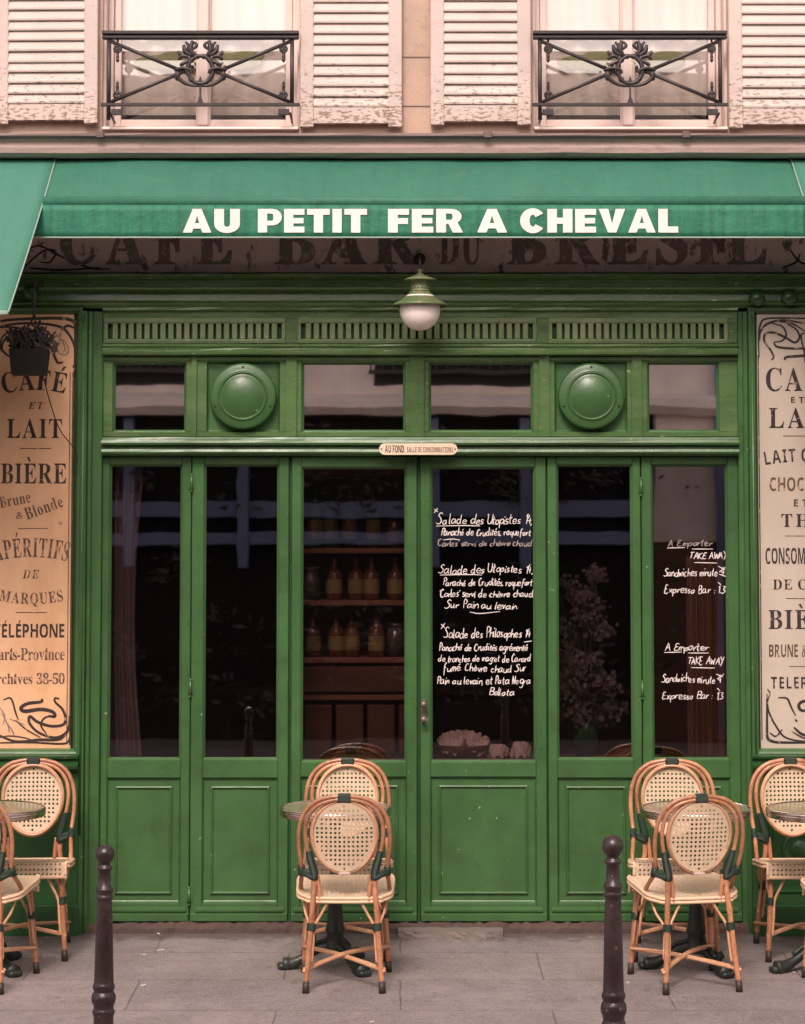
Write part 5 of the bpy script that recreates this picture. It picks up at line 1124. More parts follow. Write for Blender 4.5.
BL = {
 'A': (1.16, [[(0, 0), (.36, 0), (.43, .17), (.40, 1)], [(.40, 1), (.43, .17), (.58, .72), (.58, 1)], [(.58, 1), (.58, .72), (.73, .17), (.76, 1)], [(.76, 1), (.73, .17), (.80, 0), (1.16, 0)], [(.43, .17), (.73, .17), (.665, .40), (.495, .40)]]),
 'U': (1.05, [R4(0, t, .36, 1), R4(1.05-t, 1.05, .36, 1)]+arc2(.525, .36, .525, .38, .125, .12, PI, 2*PI, 14)),
 'P': (1.02, [R4(0, t, 0, 1), R4(t, .62, .80, 1), R4(t, .62, .30, .50)]+arc2(.62, .65, .42, .35, .05, .15, -HP, HP, 12)),
 'E': (.88, [R4(0, t, 0, 1), R4(t, .88, 0, .25), R4(t, .84, .385, .615), R4(t, .88, .75, 1)]),
 'T': (.98, [R4(.29, .69, 0, .75), R4(0, .98, .75, 1)]),
 'I': (.40, [R4(0, .40, 0, 1)]),
 'F': (.86, [R4(0, t, 0, 1), R4(t, .82, .36, .61), R4(t, .86, .75, 1)]),
 'R': (1.08, [R4(0, t, 0, 1), R4(t, .62, .80, 1), R4(t, .62, .36, .54)]+arc2(.62, .68, .42, .32, .05, .13, -HP, HP, 12)+[[(.50, .37), (.88, .42), (1.10, 0), (.68, 0)]]),
 'C': (1.04, arc2(.54, .5, .54, .53, .14, .25, .62, 2*PI-.62, 22)),
 'H': (1.06, [R4(0, t, 0, 1), R4(t, 1.06-t, .37, .63), R4(1.06-t, 1.06, 0, 1)]),
 'V': (1.12, [[(0, 1), (.40, 1), (.56, .38), (.38, 0)], [(.38, 0), (.56, .38), (.56, .38), (.74, 0)], [(.74, 0), (.56, .38), (.72, 1), (1.12, 1)]]),
 'L': (.84, [R4(0, t, 0, 1), R4(t, .84, 0, .26)])}
for w_, a, b_ in words_:
    q = MB()
    x0, x1 = X(a, AY-.02, 221), X(b_, AY-.02, 221); gap = .12
    tot = sum(BL[c_][0] for c_ in w_)+gap*(len(w_)-1); sx = (x1-x0)/tot; sz = 23.6*s_; z0 = Z(232.7, AY-.02); cur = 0
    for c_ in w_:
        for poly in BL[c_][1]:
            pts = [(x0+(cur+p[0])*sx, z0+p[1]*sz) for p in poly]
            q.add([(x, AY-.0262+vfy(x, z), z) for x, z in pts], [tuple(range(len(pts)))])
        cur += BL[c_][0]+gap
    q.build('lettering', M['letter_white'], AW, fix=False, merge=False)
# deep side awnings left and right
def side_awning(x0, x1, label):
    Y1 = -1.47; z1, z0 = Z(157, -.05), Z(312, Y1)
    t = thing('side_awning', ((x0+x1)/2, -.05, z1), label, 'awning', 'deep green awnings either side of the cafe awning')
    def f(u, v):
        x = x0+(x1-x0)*u; return (x, -.05+(Y1+.05)*v, z1+(z0-z1)*v-.02*math.sin(PI*v)+.004*math.sin(7*x)*math.sin(PI*v))
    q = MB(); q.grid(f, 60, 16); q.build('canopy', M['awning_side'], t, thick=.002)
    q = MB(); q.box(x0, x1, Y1-.012, Y1+.016, z0-.014, z0+.006, .004); q.build('front_bar', M['hem'], t)
    q = MB()
    xa = x0+.5 if x0 < 0 else x1-.5; xm = xa+(.55 if x0 < 0 else -.55)
    q.tube([(xa, -.12, z1-.72), (xm-(.9 if x0 < 0 else -.9), -.75, z0+.12)], .018, 8); q.tube([(xm-(.9 if x0 < 0 else -.9), -.75, z0+.12), (xa, Y1+.03, z0-.002)], .016, 8)
    q.build('folding_arm', M['steel'], t, merge=False)
    e = MB(); side = x1 if x0 < 0 else x0
    e.tube([f(1 if x0 < 0 else 0, v/12) for v in range(13)], .004, 6); e.build('edge_seam', M['hem'], t)
    return t
side_awning(-4.9, xL-.004, 'pale green awning stretched far out left of the cafe awning')
side_awning(xR+.004, 5.0, 'pale green awning stretched far out right of the cafe awning')
# ================================================================ WALL LAMP
LY = -.34
lx = X(420, LY, 310)
LP = thing('wall_lamp', (lx, LY, Z(331, LY)), 'green enamel lamp with round opal globe hanging over the middle doors', 'lamp')
s_ = 1/208.
zl_ = lambda p_: Z(p_, LY)
q = MB(); R = 20.5*s_; q.ball((lx, LY, zl_(310.5)), R, 32); q.build('globe', M['globe'], LP)
q = MB(); prof = [(27.5, 306), (28, 305), (26, 303.4), (20, 300.5), (14, 296), (10.5, 292), (10, 291)]
q.lathe([(r*s_, zl_(y)-zl_(306)) for r, y in prof]+[(r*s_-.002, zl_(y)-zl_(306)+.0) for r, y in prof[::-1]], (lx, LY, zl_(306)), 40, capends=False)
q.build('shade', M['lamp'], LP)
q = MB(); q.lathe([(10.6*s_, 0), (10.6*s_, .006), (9.6*s_, .008), (9.6*s_, .046), (10.4*s_, .05), (10.4*s_, .056)], (lx, LY, zl_(291.5)), 24)
for k in range(18):
    a = 2*PI*k/18
    for j in range(2): q.ball((lx+9.8*s_*math.cos(a), LY+9.8*s_*math.sin(a), zl_(291.5)+.018+.018*j), .0048, 6)
q.build('vented_neck', M['lamp'], LP)
q = MB(); q.lathe([(17*s_, 0), (16.4*s_, .004), (10*s_, .016), (4*s_, .028), (2.6*s_, .036), (1.6*s_, .040), (3.0*s_, .046), (2.8*s_, .052), (1.2*s_, .058), (0, .06)], (lx, LY, zl_(280.3)), 32)
q.build('cap', M['lamp'], LP)
q = MB(); q.tube(spline([(lx, LY, zl_(280.3)+.055), (lx, LY, zl_(262)), (lx, LY+.03, zl_(256)), (lx, -.10, zl_(252)), (lx, -.052, zl_(252))], 6), .009, 10); q.lathe([(.03, 0), (.03, -.01), (.012, -.02)], (lx, -.0525, zl_(252)), 16, axis='y')
q.build('bracket', M['iron'], LP)
# ================================================================ HANGING PLANTER
HY = -.33
HP_ = thing('hanging_planter', (X(29, HY, 360), HY, Z(377, HY)), 'dark square planter with dry stems hanging before the ochre panel', 'planter')
cx = X(29.5, HY, 360); zt_, zb_ = Z(350, HY), Z(375, HY); a_, b2_ = .090, .078
vs = []
for (z_, r) in ((zb_, b2_), (zt_, a_), (zt_, a_-.008), (zb_+.01, b2_-.008)):
    vs += [(cx-r, HY-r*.8, z_), (cx+r, HY-r*.8, z_), (cx+r, HY+r*.8, z_), (cx-r, HY+r*.8, z_)]
q = MB(); q.add(vs, [(4*i+k, 4*i+(k+1) % 4, 4*i+4+(k+1) % 4, 4*i+4+k) for i in range(3) for k in range(4)]+[(0, 1, 2, 3), (12, 13, 14, 15)])
q.build('pot', M['near_black'], HP_)
q = MB(); random.seed(8)
for k in range(80):
    bx, by = cx+random.uniform(-.07, .07), HY+random.uniform(-.05, .05); L = random.uniform(.03, .12); dx_ = random.uniform(-.07, .07)
    q.tube(spline([(bx, by, zb_+.03), (bx+dx_*.3, by, zt_+L*.4), (bx+dx_, by+random.uniform(-.03, .03), zt_+L)], 3), .005, 5)
    for j in range(5):
        lx_, lz_ = bx+dx_*random.random(), zt_+L*random.uniform(.2, 1); r = random.uniform(.014, .030); an = random.uniform(0, 6.28)
        q.add([(lx_, by, lz_), (lx_+r*math.cos(an), by-.008, lz_+r*math.sin(an)), (lx_+1.8*r*math.cos(an+.4), by, lz_+1.8*r*math.sin(an+.4)), (lx_+r*math.cos(an+.9), by+.008, lz_+r*math.sin(an+.9))], [(0, 1, 2, 3)])
q.build('dry_plant', M['twig'], HP_, merge=False)
q = MB(); zt2 = Z(316, HY)+.16
for s in (-1, 1):
    for s2 in (-1, 1): q.tube([(cx+s*a_*.95, HY+s2*a_*.75, zt_-.005), (cx+.02, HY, zt_+.16)], .003, 6)
q.tube([(cx+.02, HY, zt_+.15), (cx+.02, HY, zt2)], .008, 8); q.tube([(cx+.02, HY, zt2), (cx+.02, -.06, zt2+.02)], .010, 8)
q.build('hanger', M['iron'], HP_, merge=False)
WR = MB(); WR.tube(spline([(X(42, HY+.05, 376), HY+.08, Z(374, HY)), (X(50, -.2, 400), -.20, Z(402, -.2)), (X(60, -.12, 430), -.12, Z(430, -.12)), (X(76, -.092, 455), -.092, Z(452, -.092)), (X(76.5, -.092, 470), -.092, Z(475, -.092))], 8), .0028, 6)
tag(WR.build('cable', M['iron']), 'thin dark cable trailing from the hanging planter across the ochre panel', 'cable')
# ================================================================ BOLLARDS
def bollard_mesh():
    s = 1/295.
    prof = [(0, 290), (9.6, 290), (9.9, 250), (9.9, 165), (10.4, 163.5), (11.3, 161), (10.4, 158.5), (9.7, 157), (10.2, 155), (10.4, 153), (11.8, 151), (12.1, 147.5), (11.6, 144), (10.2, 142), (9.8, 140.5), (10.8, 138.5), (11.0, 136), (10.2, 134), (9.6, 132.5),
            (9.3, 120), (8.9, 100), (8.2, 75), (7.4, 56), (7.2, 54), (8.6, 52.5), (8.8, 50.5), (8.0, 49), (7.7, 47.5), (8.7, 45.5), (8.9, 43), (7.8, 41.5), (6.5, 40), (6.2, 30), (6.1, 25.5), (7.6, 24.5), (7.9, 23), (7.2, 21.5), (5.6, 20.2), (5.6, 19.3)]
    for k in range(0, 13):
        a = math.radians(145-k*145/12); prof.append((9.8*math.sin(a), 9.8-9.8*math.cos(a)))
    return [(r*s, (290-y)*s) for r, y in prof]
bp = bollard_mesh(); Hb = bp[-1][1]
def bollard(pxc, D, pytop, label, first=None):
    Y = D+CAM[1]; xb = X(pxc, Y, 900); ztp = Z(pytop, Y); g_ = ground(Y); 
    if first is None:
        m = MB(); m.lathe(bp, (0, 0, 0), 36); o = m.build('bollard', M['bollard'])
    else: o = first.copy(); COL.objects.link(o)
    o.location = (xb, Y, g_-.004); o.scale = (1, 1, (ztp-g_)/Hb) if first is None else (1.03, 1.03, (ztp-g_)/Hb)
    o.rotation_euler = (0, 0, random.random()*3)
    return tag(o, label, 'bollard', 'ball topped street bollards at the pavement edge')
random.seed(4)
b1 = bollard(104.5, 8.3, 843, 'brown iron bollard with ball top, standing before the leftmost door leaf')
bollard(613, 7.95, 833.5, 'brown iron bollard with ball top, beside the right front chair', b1)
# ================================================================ BISTRO CHAIR (local: faces -y, origin on the floor)
def woven(fn_pos, inside, clampf, u0, u1, v0, v1, pitch, hole, off):
    """sheet of square cells with a round hole each, clipped to an outline; fn_pos maps (u,v) to 3-D"""
    mb = MB(); nu = int(math.ceil((u1-u0)/pitch)); nv = int(math.ceil((v1-v0)/pitch))
    ou = (u1-u0-nu*pitch)/2+u0; ov = (v1-v0-nv*pitch)/2+v0; oct_ = [(math.cos(a), math.sin(a)) for a in [PI/8+PI*k/4 for k in range(8)]]
    sq = [(.5, .25), (.25, .5), (-.25, .5), (-.5, .25), (-.5, -.25), (-.25, -.5), (.25, -.5), (.5, -.25)]
    for i in range(nu):
        for j in range(nv):
            cu, cv = ou+(i+.5)*pitch, ov+(j+.5)*pitch
            cor = [(cu+a*pitch, cv+b*pitch) for a, b in ((-.5, -.5), (.5, -.5), (.5, .5), (-.5, .5))]
            if not any(inside(*c, 1.0) for c in cor+[(cu, cv)]): continue
            big = all(inside(cu+a*hole*1.3, cv+b*hole*1.3, .95) for a, b in oct_)
            if big:
                # 8 corners of the cell outline: corners + edge midpoints
                out = [(cu+.5*pitch, cv), (cu+.5*pitch, cv+.5*pitch), (cu, cv+.5*pitch), (cu-.5*pitch, cv+.5*pitch), (cu-.5*pitch, cv), (cu-.5*pitch, cv-.5*pitch), (cu, cv-.5*pitch), (cu+.5*pitch, cv-.5*pitch)]
                inn = [(cu+hole*math.cos(PI*k/4)*(1.0 if k % 2 == 0 else 1.15), cv+hole*math.sin(PI*k/4)*(1.0 if k % 2 == 0 else 1.15)) for k in range(8)]
                P = [fn_pos(*clampf(*p)) for p in out]+[fn_pos(*p) for p in inn]
                mb.add(P, [(k, (k+1) % 8, 8+(k+1) % 8, 8+k) for k in range(8)])
                Q = [tuple(p[a]+off[a] for a in range(3)) for p in P]
                mb.add(Q, [(k, (k+1) % 8, 8+(k+1) % 8, 8+k) for k in range(8)])
                mb.add(P[8:]+Q[8:], [(k, (k+1) % 8, 8+(k+1) % 8, 8+k) for k in range(8)])
            else:
                out = [(cu-.5*pitch, cv-.5*pitch), (cu, cv-.5*pitch), (cu+.5*pitch, cv-.5*pitch), (cu+.5*pitch, cv), (cu+.5*pitch, cv+.5*pitch), (cu, cv+.5*pitch), (cu-.5*pitch, cv+.5*pitch), (cu-.5*pitch, cv)]
                P = [fn_pos(*clampf(*p)) for p in out]+[fn_pos(*clampf(cu, cv))]
                for Q in (P, [tuple(p[a]+off[a] for a in range(3)) for p in P]):
                    fs = [(8, k, (k+1) % 8) for k in range(8)]
                    fs = [f for f in fs if (Vector(Q[f[1]])-Vector(Q[f[0]])).cross(Vector(Q[f[2]])-Vector(Q[f[0]])).length > 1e-7]
                    mb.add(Q, fs)
    return mb
EA, EB, EC = .142, .160, .697
def egg_in(x, z, k=1.):
    s = (z-EC)/EB; xx = x/(EA*(1+.09*max(-1, min(1, s)))); return xx*xx+s*s <= k*k
def egg_cl(x, z):
    s = (z-EC)/EB; w_ = 1+.09*max(-1, min(1, s)); xx = x/(EA*w_); r = math.hypot(xx, s)
    if r <= 1: return (x, z)
    s /= r; xx /= r; return (xx*EA*(1+.09*s), EC+s*EB)
def lean(z): return .185+.155*max(0, z-.46)
def back_pos(x, z): return (x, lean(z)+.016*(1-(x/EA)**2)*1.0-.002, z)
def seat_hw(v):  # v = distance from the rear edge
    if v < .10: return .150+(.212-.150)*math.sin(v/.10*PI/2)
    h = .212+.010*(v-.10)/.30; t = max(0, min(1, (v-(SL-.05))/.055)); return h-.026*t*t
SR, SL, SA = .185, .3852, .068   # rear y, depth, apron
def seat_pos(x, v):
    if v <= SL:
        return (x, SR-v, .418+.040*(v/SL)+.004*math.sin(PI*v/SL)-.006*(1-(x/.22)**2)*math.sin(PI*v/SL))
    t = v-SL; a = min(PI/2, t/.018); r = .018*2/PI*1.0
    y = SR-SL-r*math.sin(a); z = .458-r*(1-math.cos(a)); 
    if t > .018: z -= (t-.018)
    return (x, y, z)
def seat_in(x, v, k=1.): return 0.004 <= v <= SL+SA and abs(x) <= seat_hw(max(0, v))*(1 if k == 1. else .96) and (k == 1. or (v > .006 and v < SL+SA-.002))
def seat_cl(x, v): v = max(0.0, min(SL+SA, v)); h = seat_hw(v); return (max(-h, min(h, x)), v)
CH0 = thing('bistro_chair', (0, 0, 0), 'x', 'chair', 'rattan bistro chairs around the pavement tables')
W[CH0.name] = Vector((0, 0, 0))
woven(back_pos, egg_in, egg_cl, -.17, .17, EC-.17, EC+.17, .0206, .0056, (0, .004, 0)).build('woven_back', M['weave'], CH0, fix=False)
woven(seat_pos, seat_in, seat_cl, -.226, .226, 0, SL+SA, .0206, .0050, (0, .0015, -.002)).build('woven_seat', M['weave'], CH0, fix=False)
def knots(P, r):  # slightly swollen nodes along a cane
    out = []; d = 0; nxt = random.uniform(.08, .16); prev = P[0]
    for p in P:
        d += (Vector(p)-Vector(prev)).length; prev = p
        if d > nxt: out.append(r*1.13); nxt = d+random.uniform(.12, .2)
        else: out.append(r*random.uniform(.97, 1.03))
    return out
random.seed(31)
def canetube(mb, P, r, seg=10, n=8):
    Q = spline(P, n); mb.tube(Q, knots(Q, r), seg)
# rim round the woven back (two thin canes)
q = MB()
for ky, kr, rr in ((-.007, 1.035, .0062), (.007, 1.035, .0062), (0, 1.07, .0060)):
    q.tube([(lambda t: (kr*EA*math.cos(t)*(1+.09*math.sin(t)), lean(EC+EB*math.sin(t))+ky, EC+kr*EB*math.sin(t)))(2*PI*k/48) for k in range(48)], rr, 8, closed=True)
q.build('back_rim', M['cane_light'], CH0, merge=False)
def sym(pts): return [(-x, y, z) for x, y, z in pts]
# inner hoop
half = [(-.128, .186, .47), (-.138, .19, .52), (-.160, .205, .60), (-.176, .218, .68), (-.177, .228, .745), (-.160, .24, .80), (-.118, .248, .845), (-.060, .252, .866), (0, .253, .872)]
P = half+[(-x, y, z) for x, y, z in half[-2::-1]]
q = MB(); canetube(q, [(x, y+.004, z) for x, y, z in P], .0096, 10, 6); q.build('inner_hoop', M['cane'], CH0)
# outer hoop running down as the arms
half = [(-.206, .035, .405), (-.205, .075, .455), (-.198, .150, .515), (-.197, .180, .55), (-.203, .200, .60), (-.209, .214, .66), (-.208, .226, .72), (-.196, .238, .78), (-.168, .248, .83), (-.120, .254, .866), (-.060, .257, .882), (0, .258, .886)]
P = half+[(-x, y, z) for x, y, z in half[-2::-1]]
q = MB(); canetube(q, P, .0103, 10, 6); q.build('outer_hoop', M['cane'], CH0)
# bindings
def bind(mb, a, b_, r, n=8):
    a, b_ = Vector(a), Vector(b_); P = [a.lerp(b_, k/n) for k in range(n+1)]; mb.tube(P, [r*(1+.05*(k % 2)) for k in range(n+1)], 12)
q = MB()
q.box(-.034, .034, .236, .270, .856, .898, .008)
q.build('top_binding', M['wrap'], CH0)
for s in (-1, 1):
    q = MB()
    q.tube(spline([(s*.136, .188, .500), (s*.141, .193, .54), (s*.157, .206, .60), (s*.164, .214, .635)], 4), [.018, .020, .019, .020, .019, .019, .018, .018, .017, .017, .016, .015, .014], 12)
    q.tube([(s*.130, .186, .508), (s*.165, .184, .525), (s*.203, .178, .536)], [.024, .020, .018], 12)
    q.tube([(s*.198, .160, .520), (s*.198, .186, .560)], .0165, 12)
    q.build('side_binding', M['wrap'], CH0, merge=False)
# double rear posts
for s in (-1, 1):
    q = MB(); canetube(q, [(s*.173, .262, .045), (s*.160, .235, .20), (s*.147, .205, .38), (s*.139, .190, .46), (s*.142, .190, .53)], .0126, 12)
    lg = q.build('leg', M['cane'], CH0)
    q = MB(); canetube(q, [(s*.112, .186, .395), (s*.117, .187, .46), (s*.124, .188, .52)], .0105, 10); q.build('side_post', M['cane'], lg)
    q = MB(); q.tube([(s*.1745, .265, .0), (s*.1725, .261, .052)], [.0165, .0150], 12); q.build('foot_cap', M['rubber'], lg)
    q = MB(); bind(q, (s*.152, .218, .272), (s*.1495, .212, .305), .0205); q.build('binding', M['wrap'], lg)
# front legs
for s in (-1, 1):
    q = MB(); canetube(q, [(s*.200, -.205, .045), (s*.190, -.188, .20), (s*.182, -.172, .36), (s*.180, -.168, .44)], .0130, 12)
    lg = q.build('leg', M['cane'], CH0)
    q = MB(); q.tube([(s*.2010, -.207, .0), (s*.1995, -.204, .052)], [.0165, .0145], 12); q.build('foot_cap', M['rubber'], lg)
    q = MB(); bind(q, (s*.1865, -.181, .262), (s*.1845, -.177, .295), .0195); q.build('binding', M['wrap'], lg)
# curved braces
for s in (-1, 1):
    for BP, BR in (([(s*.070, .178, .405), (s*.105, .186, .345), (s*.136, .205, .290), (s*.142, .218, .22), (s*.150, .236, .13)], .0068),
                   ([(s*.192, .09, .405), (s*.182, .14, .345), (s*.160, .196, .290), (s*.166, .214, .22), (s*.172, .23, .15)], .0062),
                   ([(s*.192, -.06, .415), (s*.190, -.12, .35), (s*.186, -.165, .28), (s*.190, -.172, .22), (s*.196, -.185, .14)], .0062),
                   ([(s*.105, -.178, .40), (s*.140, -.182, .335), (s*.166, -.186, .28), (s*.172, -.192, .20), (s*.180, -.20, .12)], .0066)):
        q = MB(); canetube(q, BP, BR, 8); q.build('brace', M['cane_light'], CH0)
# crossed stretchers
q = MB()
for s in (-1, 1):
    e = .004*s
    canetube(q, [(s*.186, .262, .098), (s*.10, .15, .112+e), (0, .03, .124+e*1.6), (-s*.10, -.09, .124+e), (-s*.205, -.205, .118)], .0085, 8)
    canetube(q, [(s*.186, .240, .104), (s*.09, .125, .118+e), (-s*.01, .012, .130+e*1.6), (-s*.11, -.10, .13+e), (-s*.205, -.185, .124)], .0070, 8)
q.build('crossed_stretcher', M['cane_light'], CH0, merge=False)
# seat edging: two cream cords
q = MB()
out = []
for v in [SL+SA-.004, SL+.01, SL-.02, .30, .22, .14, .10, .07, .045, .02, .003]:
    h = seat_hw(v); p = seat_pos(h, v); out.append((p[0]+.004, p[1], p[2]))
Lp = spline([(x, y, z) for x, y, z in out]+[(.07, SR+.004, .417), (0, SR+.005, .417), (-.07, SR+.004, .417)]+[(-x, y, z) for x, y, z in out[::-1]], 4)
for dz, ro in ((-.003, .0082), (-.019, .0082)):
    q.tube([(p[0]*(1+.01), p[1]+.002, p[2]+dz) for p in Lp], ro, 8)
q.tube([(-.196, SR-SL-.012, .458-SA+.002), (.196, SR-SL-.012, .458-SA+.002)], .0085, 8)
q.build('seat_edging', M['cord'], CH0, merge=False)
q = MB(); q.box(-.185, .185, -.175, .165, .395, .409, .004); q.v = [(x, y, z+.04*(.165-y)/.36) for x, y, z in q.v]
q2 = MB()
for s in (-1, 1): canetube(q2, [(s*.180, -.175, .432), (s*.186, -.02, .418), (s*.150, .17, .398)], .010, 8)
canetube(q2, [(-.18, -.172, .430), (.18, -.172, .430)], .010, 8); canetube(q2, [(-.15, .172, .398), (.15, .172, .398)], .010, 8); canetube(q2, [(-.18, 0, .415), (.18, 0, .415)], .008, 8)
q2.build('seat_frame', M['cane'], CH0, merge=False)
q = MB(); q.box(-.026, .026, .216, .224, .527, .537, .001); q.build('name_tag', M['tag'], CH0)
index_kids()
TILT = math.atan(SLOPE)
def place(o, x, y, rz, sc=1.0):
    o.rotation_euler = (Matrix.Rotation(TILT, 3, 'X') @ Matrix.Rotation(math.radians(rz), 3, 'Z')).to_euler()
    o.location = (x, y, ground(y)-.0005); o.scale = sc if isinstance(sc, tuple) else (sc, sc, sc)
def chair(pxc, pyc, y, rz, label, used=[0]):
    o = CH0 if not used[0] else copy_tree(CH0); used[0] = 1
    o['label'] = label; place(o, at(pxc, pyc, y)[0], y, rz, (.945, .96, .952 if abs(rz) > 90 else .982)); return o
# rear chairs face the street, front chairs face the cafe
chair(346.5, 850, -.545, 0, 'rattan chair facing the street behind the middle round table')
chair(345.5, 880, -1.17, 180, 'rattan chair seen from behind, tucked under the middle round table')
chair(28.5, 850, -.54, 3, 'rattan chair facing the street beside the ochre panel and the left table')
chair(674.0, 850, -.56, -4, 'rattan chair facing the street, mostly hidden by the chair with turned seat before it')
chair(684, 880, -1.175, 180+11, 'rattan chair seen from behind and turned slightly, nearest the right bollard')
chair(800, 850, -.545, 2, 'rattan chair facing the street under the cream painted panel')
chair(-17, 880, -1.17, 180-8, 'rattan chair seen from behind, cut off by the left picture edge')
chair(858, 880, -1.27, 180+6, 'rattan chair seen as a seat corner and one leg at the right picture edge')
# ================================================================ TABLES
TB0 = thing('bistro_table', (0, 0, 0), 'x', 'table', 'round pedestal tables on the pavement'); W[TB0.name] = Vector((0, 0, 0))
R = .252
q = MB(); q.lathe([(0, .700), (R-.012, .700), (R-.012, .7235), (R-.016, .7245), (0, .7245)], (0, 0, 0), 64, smooth=False); q.build('table_top', M['tabletop'], TB0)
q = MB(); q.lathe([(R-.014, .688), (R-.003, .689), (R, .693), (R-.002, .699), (R+.001, .707), (R+.001, .710), (R-.001, .7135), (R+.001, .717), (R, .722), (R-.003, .7265), (R-.011, .728), (R-.014, .725)], (0, 0, 0), 72, capends=False); q.build('metal_rim', M['rim'], TB0)
q = MB(); q.lathe([(.085, .699), (.085, .690), (.030, .683), (.024, .66), (.026, .645), (.022, .63), (.0235, .50), (.027, .36), (.034, .24), (.040, .19), (.046, .175), (.046, .165), (.040, .155), (.044, .12), (.052, .10), (.050, .075), (.02, .07), (0, .07)], (0, 0, 0), 20, smooth=True)
col_ = q.build('column', M['castiron'], TB0)
for an in (187, 304, 66):
    a = math.radians(an); q = MB(); d = Vector((math.cos(a), math.sin(a), 0)); sd = Vector((-d.y, d.x, 0))
    P = spline([d*.02+Vector((0, 0, .10)), d*.08+Vector((0, 0, .088)), d*.14+Vector((0, 0, .052)), d*.19+Vector((0, 0, .028)), d*.235+Vector((0, 0, .022))], 5)
    n = len(P); q.tube(P, [.030-.010*math.sin(PI*min(1, k/(n*.75)))+.004*(k > n-4) for k in range(n)], 12)
    for t in (-1, 0, 1): q.ball(tuple(d*.245+sd*(.016*t)+Vector((0, 0, .017))), .016, 10, 1.2, 1, 1)
    q.tube(spline([d*.03+sd*.0+Vector((0, 0, .128)), d*.09+Vector((0, 0, .115)), d*.15+Vector((0, 0, .076))], 4), .010, 8)
    q.build('leg', M['castiron'], TB0, merge=False)
index_kids()
def table(pxc, y, label, rz=0, used=[0]):
    o = TB0 if not used[0] else copy_tree(TB0); used[0] = 1
    o['label'] = label; place(o, at(pxc, 805, y)[0], y, rz)
table(335.5, -.885, 'round metal rimmed table between the two middle chairs')
table(-9.5, -.90, 'round metal rimmed table cut off by the left picture edge', 4)
table(695, -.90, 'round metal rimmed table between the two chairs beside the right bollard', -6)
table(821, -.92, 'round metal rimmed table before the chair under the cream panel', 12)
# ================================================================ INSIDE THE CAFE
random.seed(40)
sx0, sx1 = px(296, .55), px(412, .55); ys0, ys1 = .42, .78
SH = thing('bar_shelf', ((sx0+sx1)/2, .6, .02), 'dark wooden bar shelving with bottles behind the wide door glass', 'shelf')
q = MB()
shz = [Z(757, .5), Z(694, .5), Z(657, .5), Z(600, .5), Z(548, .5), Z(470, .5)]
for s in (sx0, sx1-.03): q.box(s, s+.03, ys0, ys1, .02, 2.5, .003)
q.box(sx0, sx1, ys1, ys1+.02, .02, 2.5, .002); q.build('carcass', M['wood_dark'], SH, merge=False)
for z_ in shz:
    q = MB(); q.box(sx0+.031, sx1-.031, ys0-.01, ys1-.001, z_-.028, z_, .004); q.build('shelf', M['wood_mid'], SH)
q = MB()
for k in range(4): q.box(sx0+.05+k*.16, sx0+.19+k*.16, ys0-.004, ys0+.02, shz[0]+.02, shz[1]-.05, .006)
q.box(sx0+.035, sx1-.035, ys0+.0, ys0+.02, shz[1]+.012, shz[2]-.045, .006)
q.build('drawer_fronts', M['wood_dark'], SH, merge=False)
def bottle(kind):
    q = MB(); h = {'wine': .30, 'short': .22, 'jar': .15}[kind]; r = {'wine': .038, 'short': .042, 'jar': .05}[kind]
    if kind == 'jar': q.lathe([(0, 0), (r, .0), (r, h*.78), (r*.8, h*.85), (r*.8, h), (0, h)], (0, 0, 0), 16)
    else: q.lathe([(0, 0), (r, 0), (r*1.02, .01), (r, h*.58), (r*.8, h*.66), (r*.36, h*.76), (r*.34, h*.95), (r*.42, h*.96), (r*.42, h), (0, h)], (0, 0, 0), 16)
    return q, h, r
cols = ['bottle_green', 'bottle_brown', 'bottle_clear', 'bottle_green', 'bottle_brown']
kinds = [('wine', 'bottle_green'), ('short', 'bottle_brown'), ('jar', 'bottle_clear')]
pool = {}
def mk(kind, m, x, y, z, label):
    key = (kind, m)
    if key not in pool:
        t = thing('bottle' if kind != 'jar' else 'jar', (0, 0, 0), 'x', 'bottle' if kind != 'jar' else 'jar', 'bottles and jars on the bar shelving'); W[t.name] = Vector((0, 0, 0))
        q, h, r = bottle(kind); q.build('body', M[m], t)
        if kind != 'jar':
            q = MB(); q.lathe([(r*1.03, h*.15), (r*1.03, h*.48)], (0, 0, 0), 16, capends=False); q.build('paper_label', M['bottle_label'], t)
        else:
            q = MB(); q.lathe([(0, h+.001), (r*.84, h+.001), (r*.84, h+.02), (0, h+.02)], (0, 0, 0), 16); q.build('lid', M['brass'], t)
        index_kids(); pool[key] = t; o = t
    else: o = copy_tree(pool[key])
    o.location = (x, y, z); o.rotation_euler = (0, 0, random.uniform(-.6, .6)); o['label'] = label
lab = {2: 'third shelf from the bottom', 4: 'upper shelf', 0: 'lowest shelf', 3: 'middle shelf'}
ordn = ['first', 'second', 'third', 'fourth', 'fifth', 'sixth']
for sh in (2, 3, 4):
    for k in range(5):
        kd, mm = random.choice(kinds if sh != 4 else kinds[:2]); x = sx0+.085+k*.105+random.uniform(-.02, .02)
        if sh != 4 and kd == 'jar' and k % 2: kd, mm = 'short', 'bottle_brown'
        if sh == 3 and kd == 'wine': kd = 'short'; mm = 'bottle_brown'
        mk(kd, mm, x, .52+random.uniform(-.03, .03), shz[sh]+.001, f'{ {"bottle_green":"green glass bottle","bottle_brown":"brown glass bottle","bottle_clear":"pale jar"}[mm] }, {ordn[k]} along the {lab[sh]} of the bar shelving')
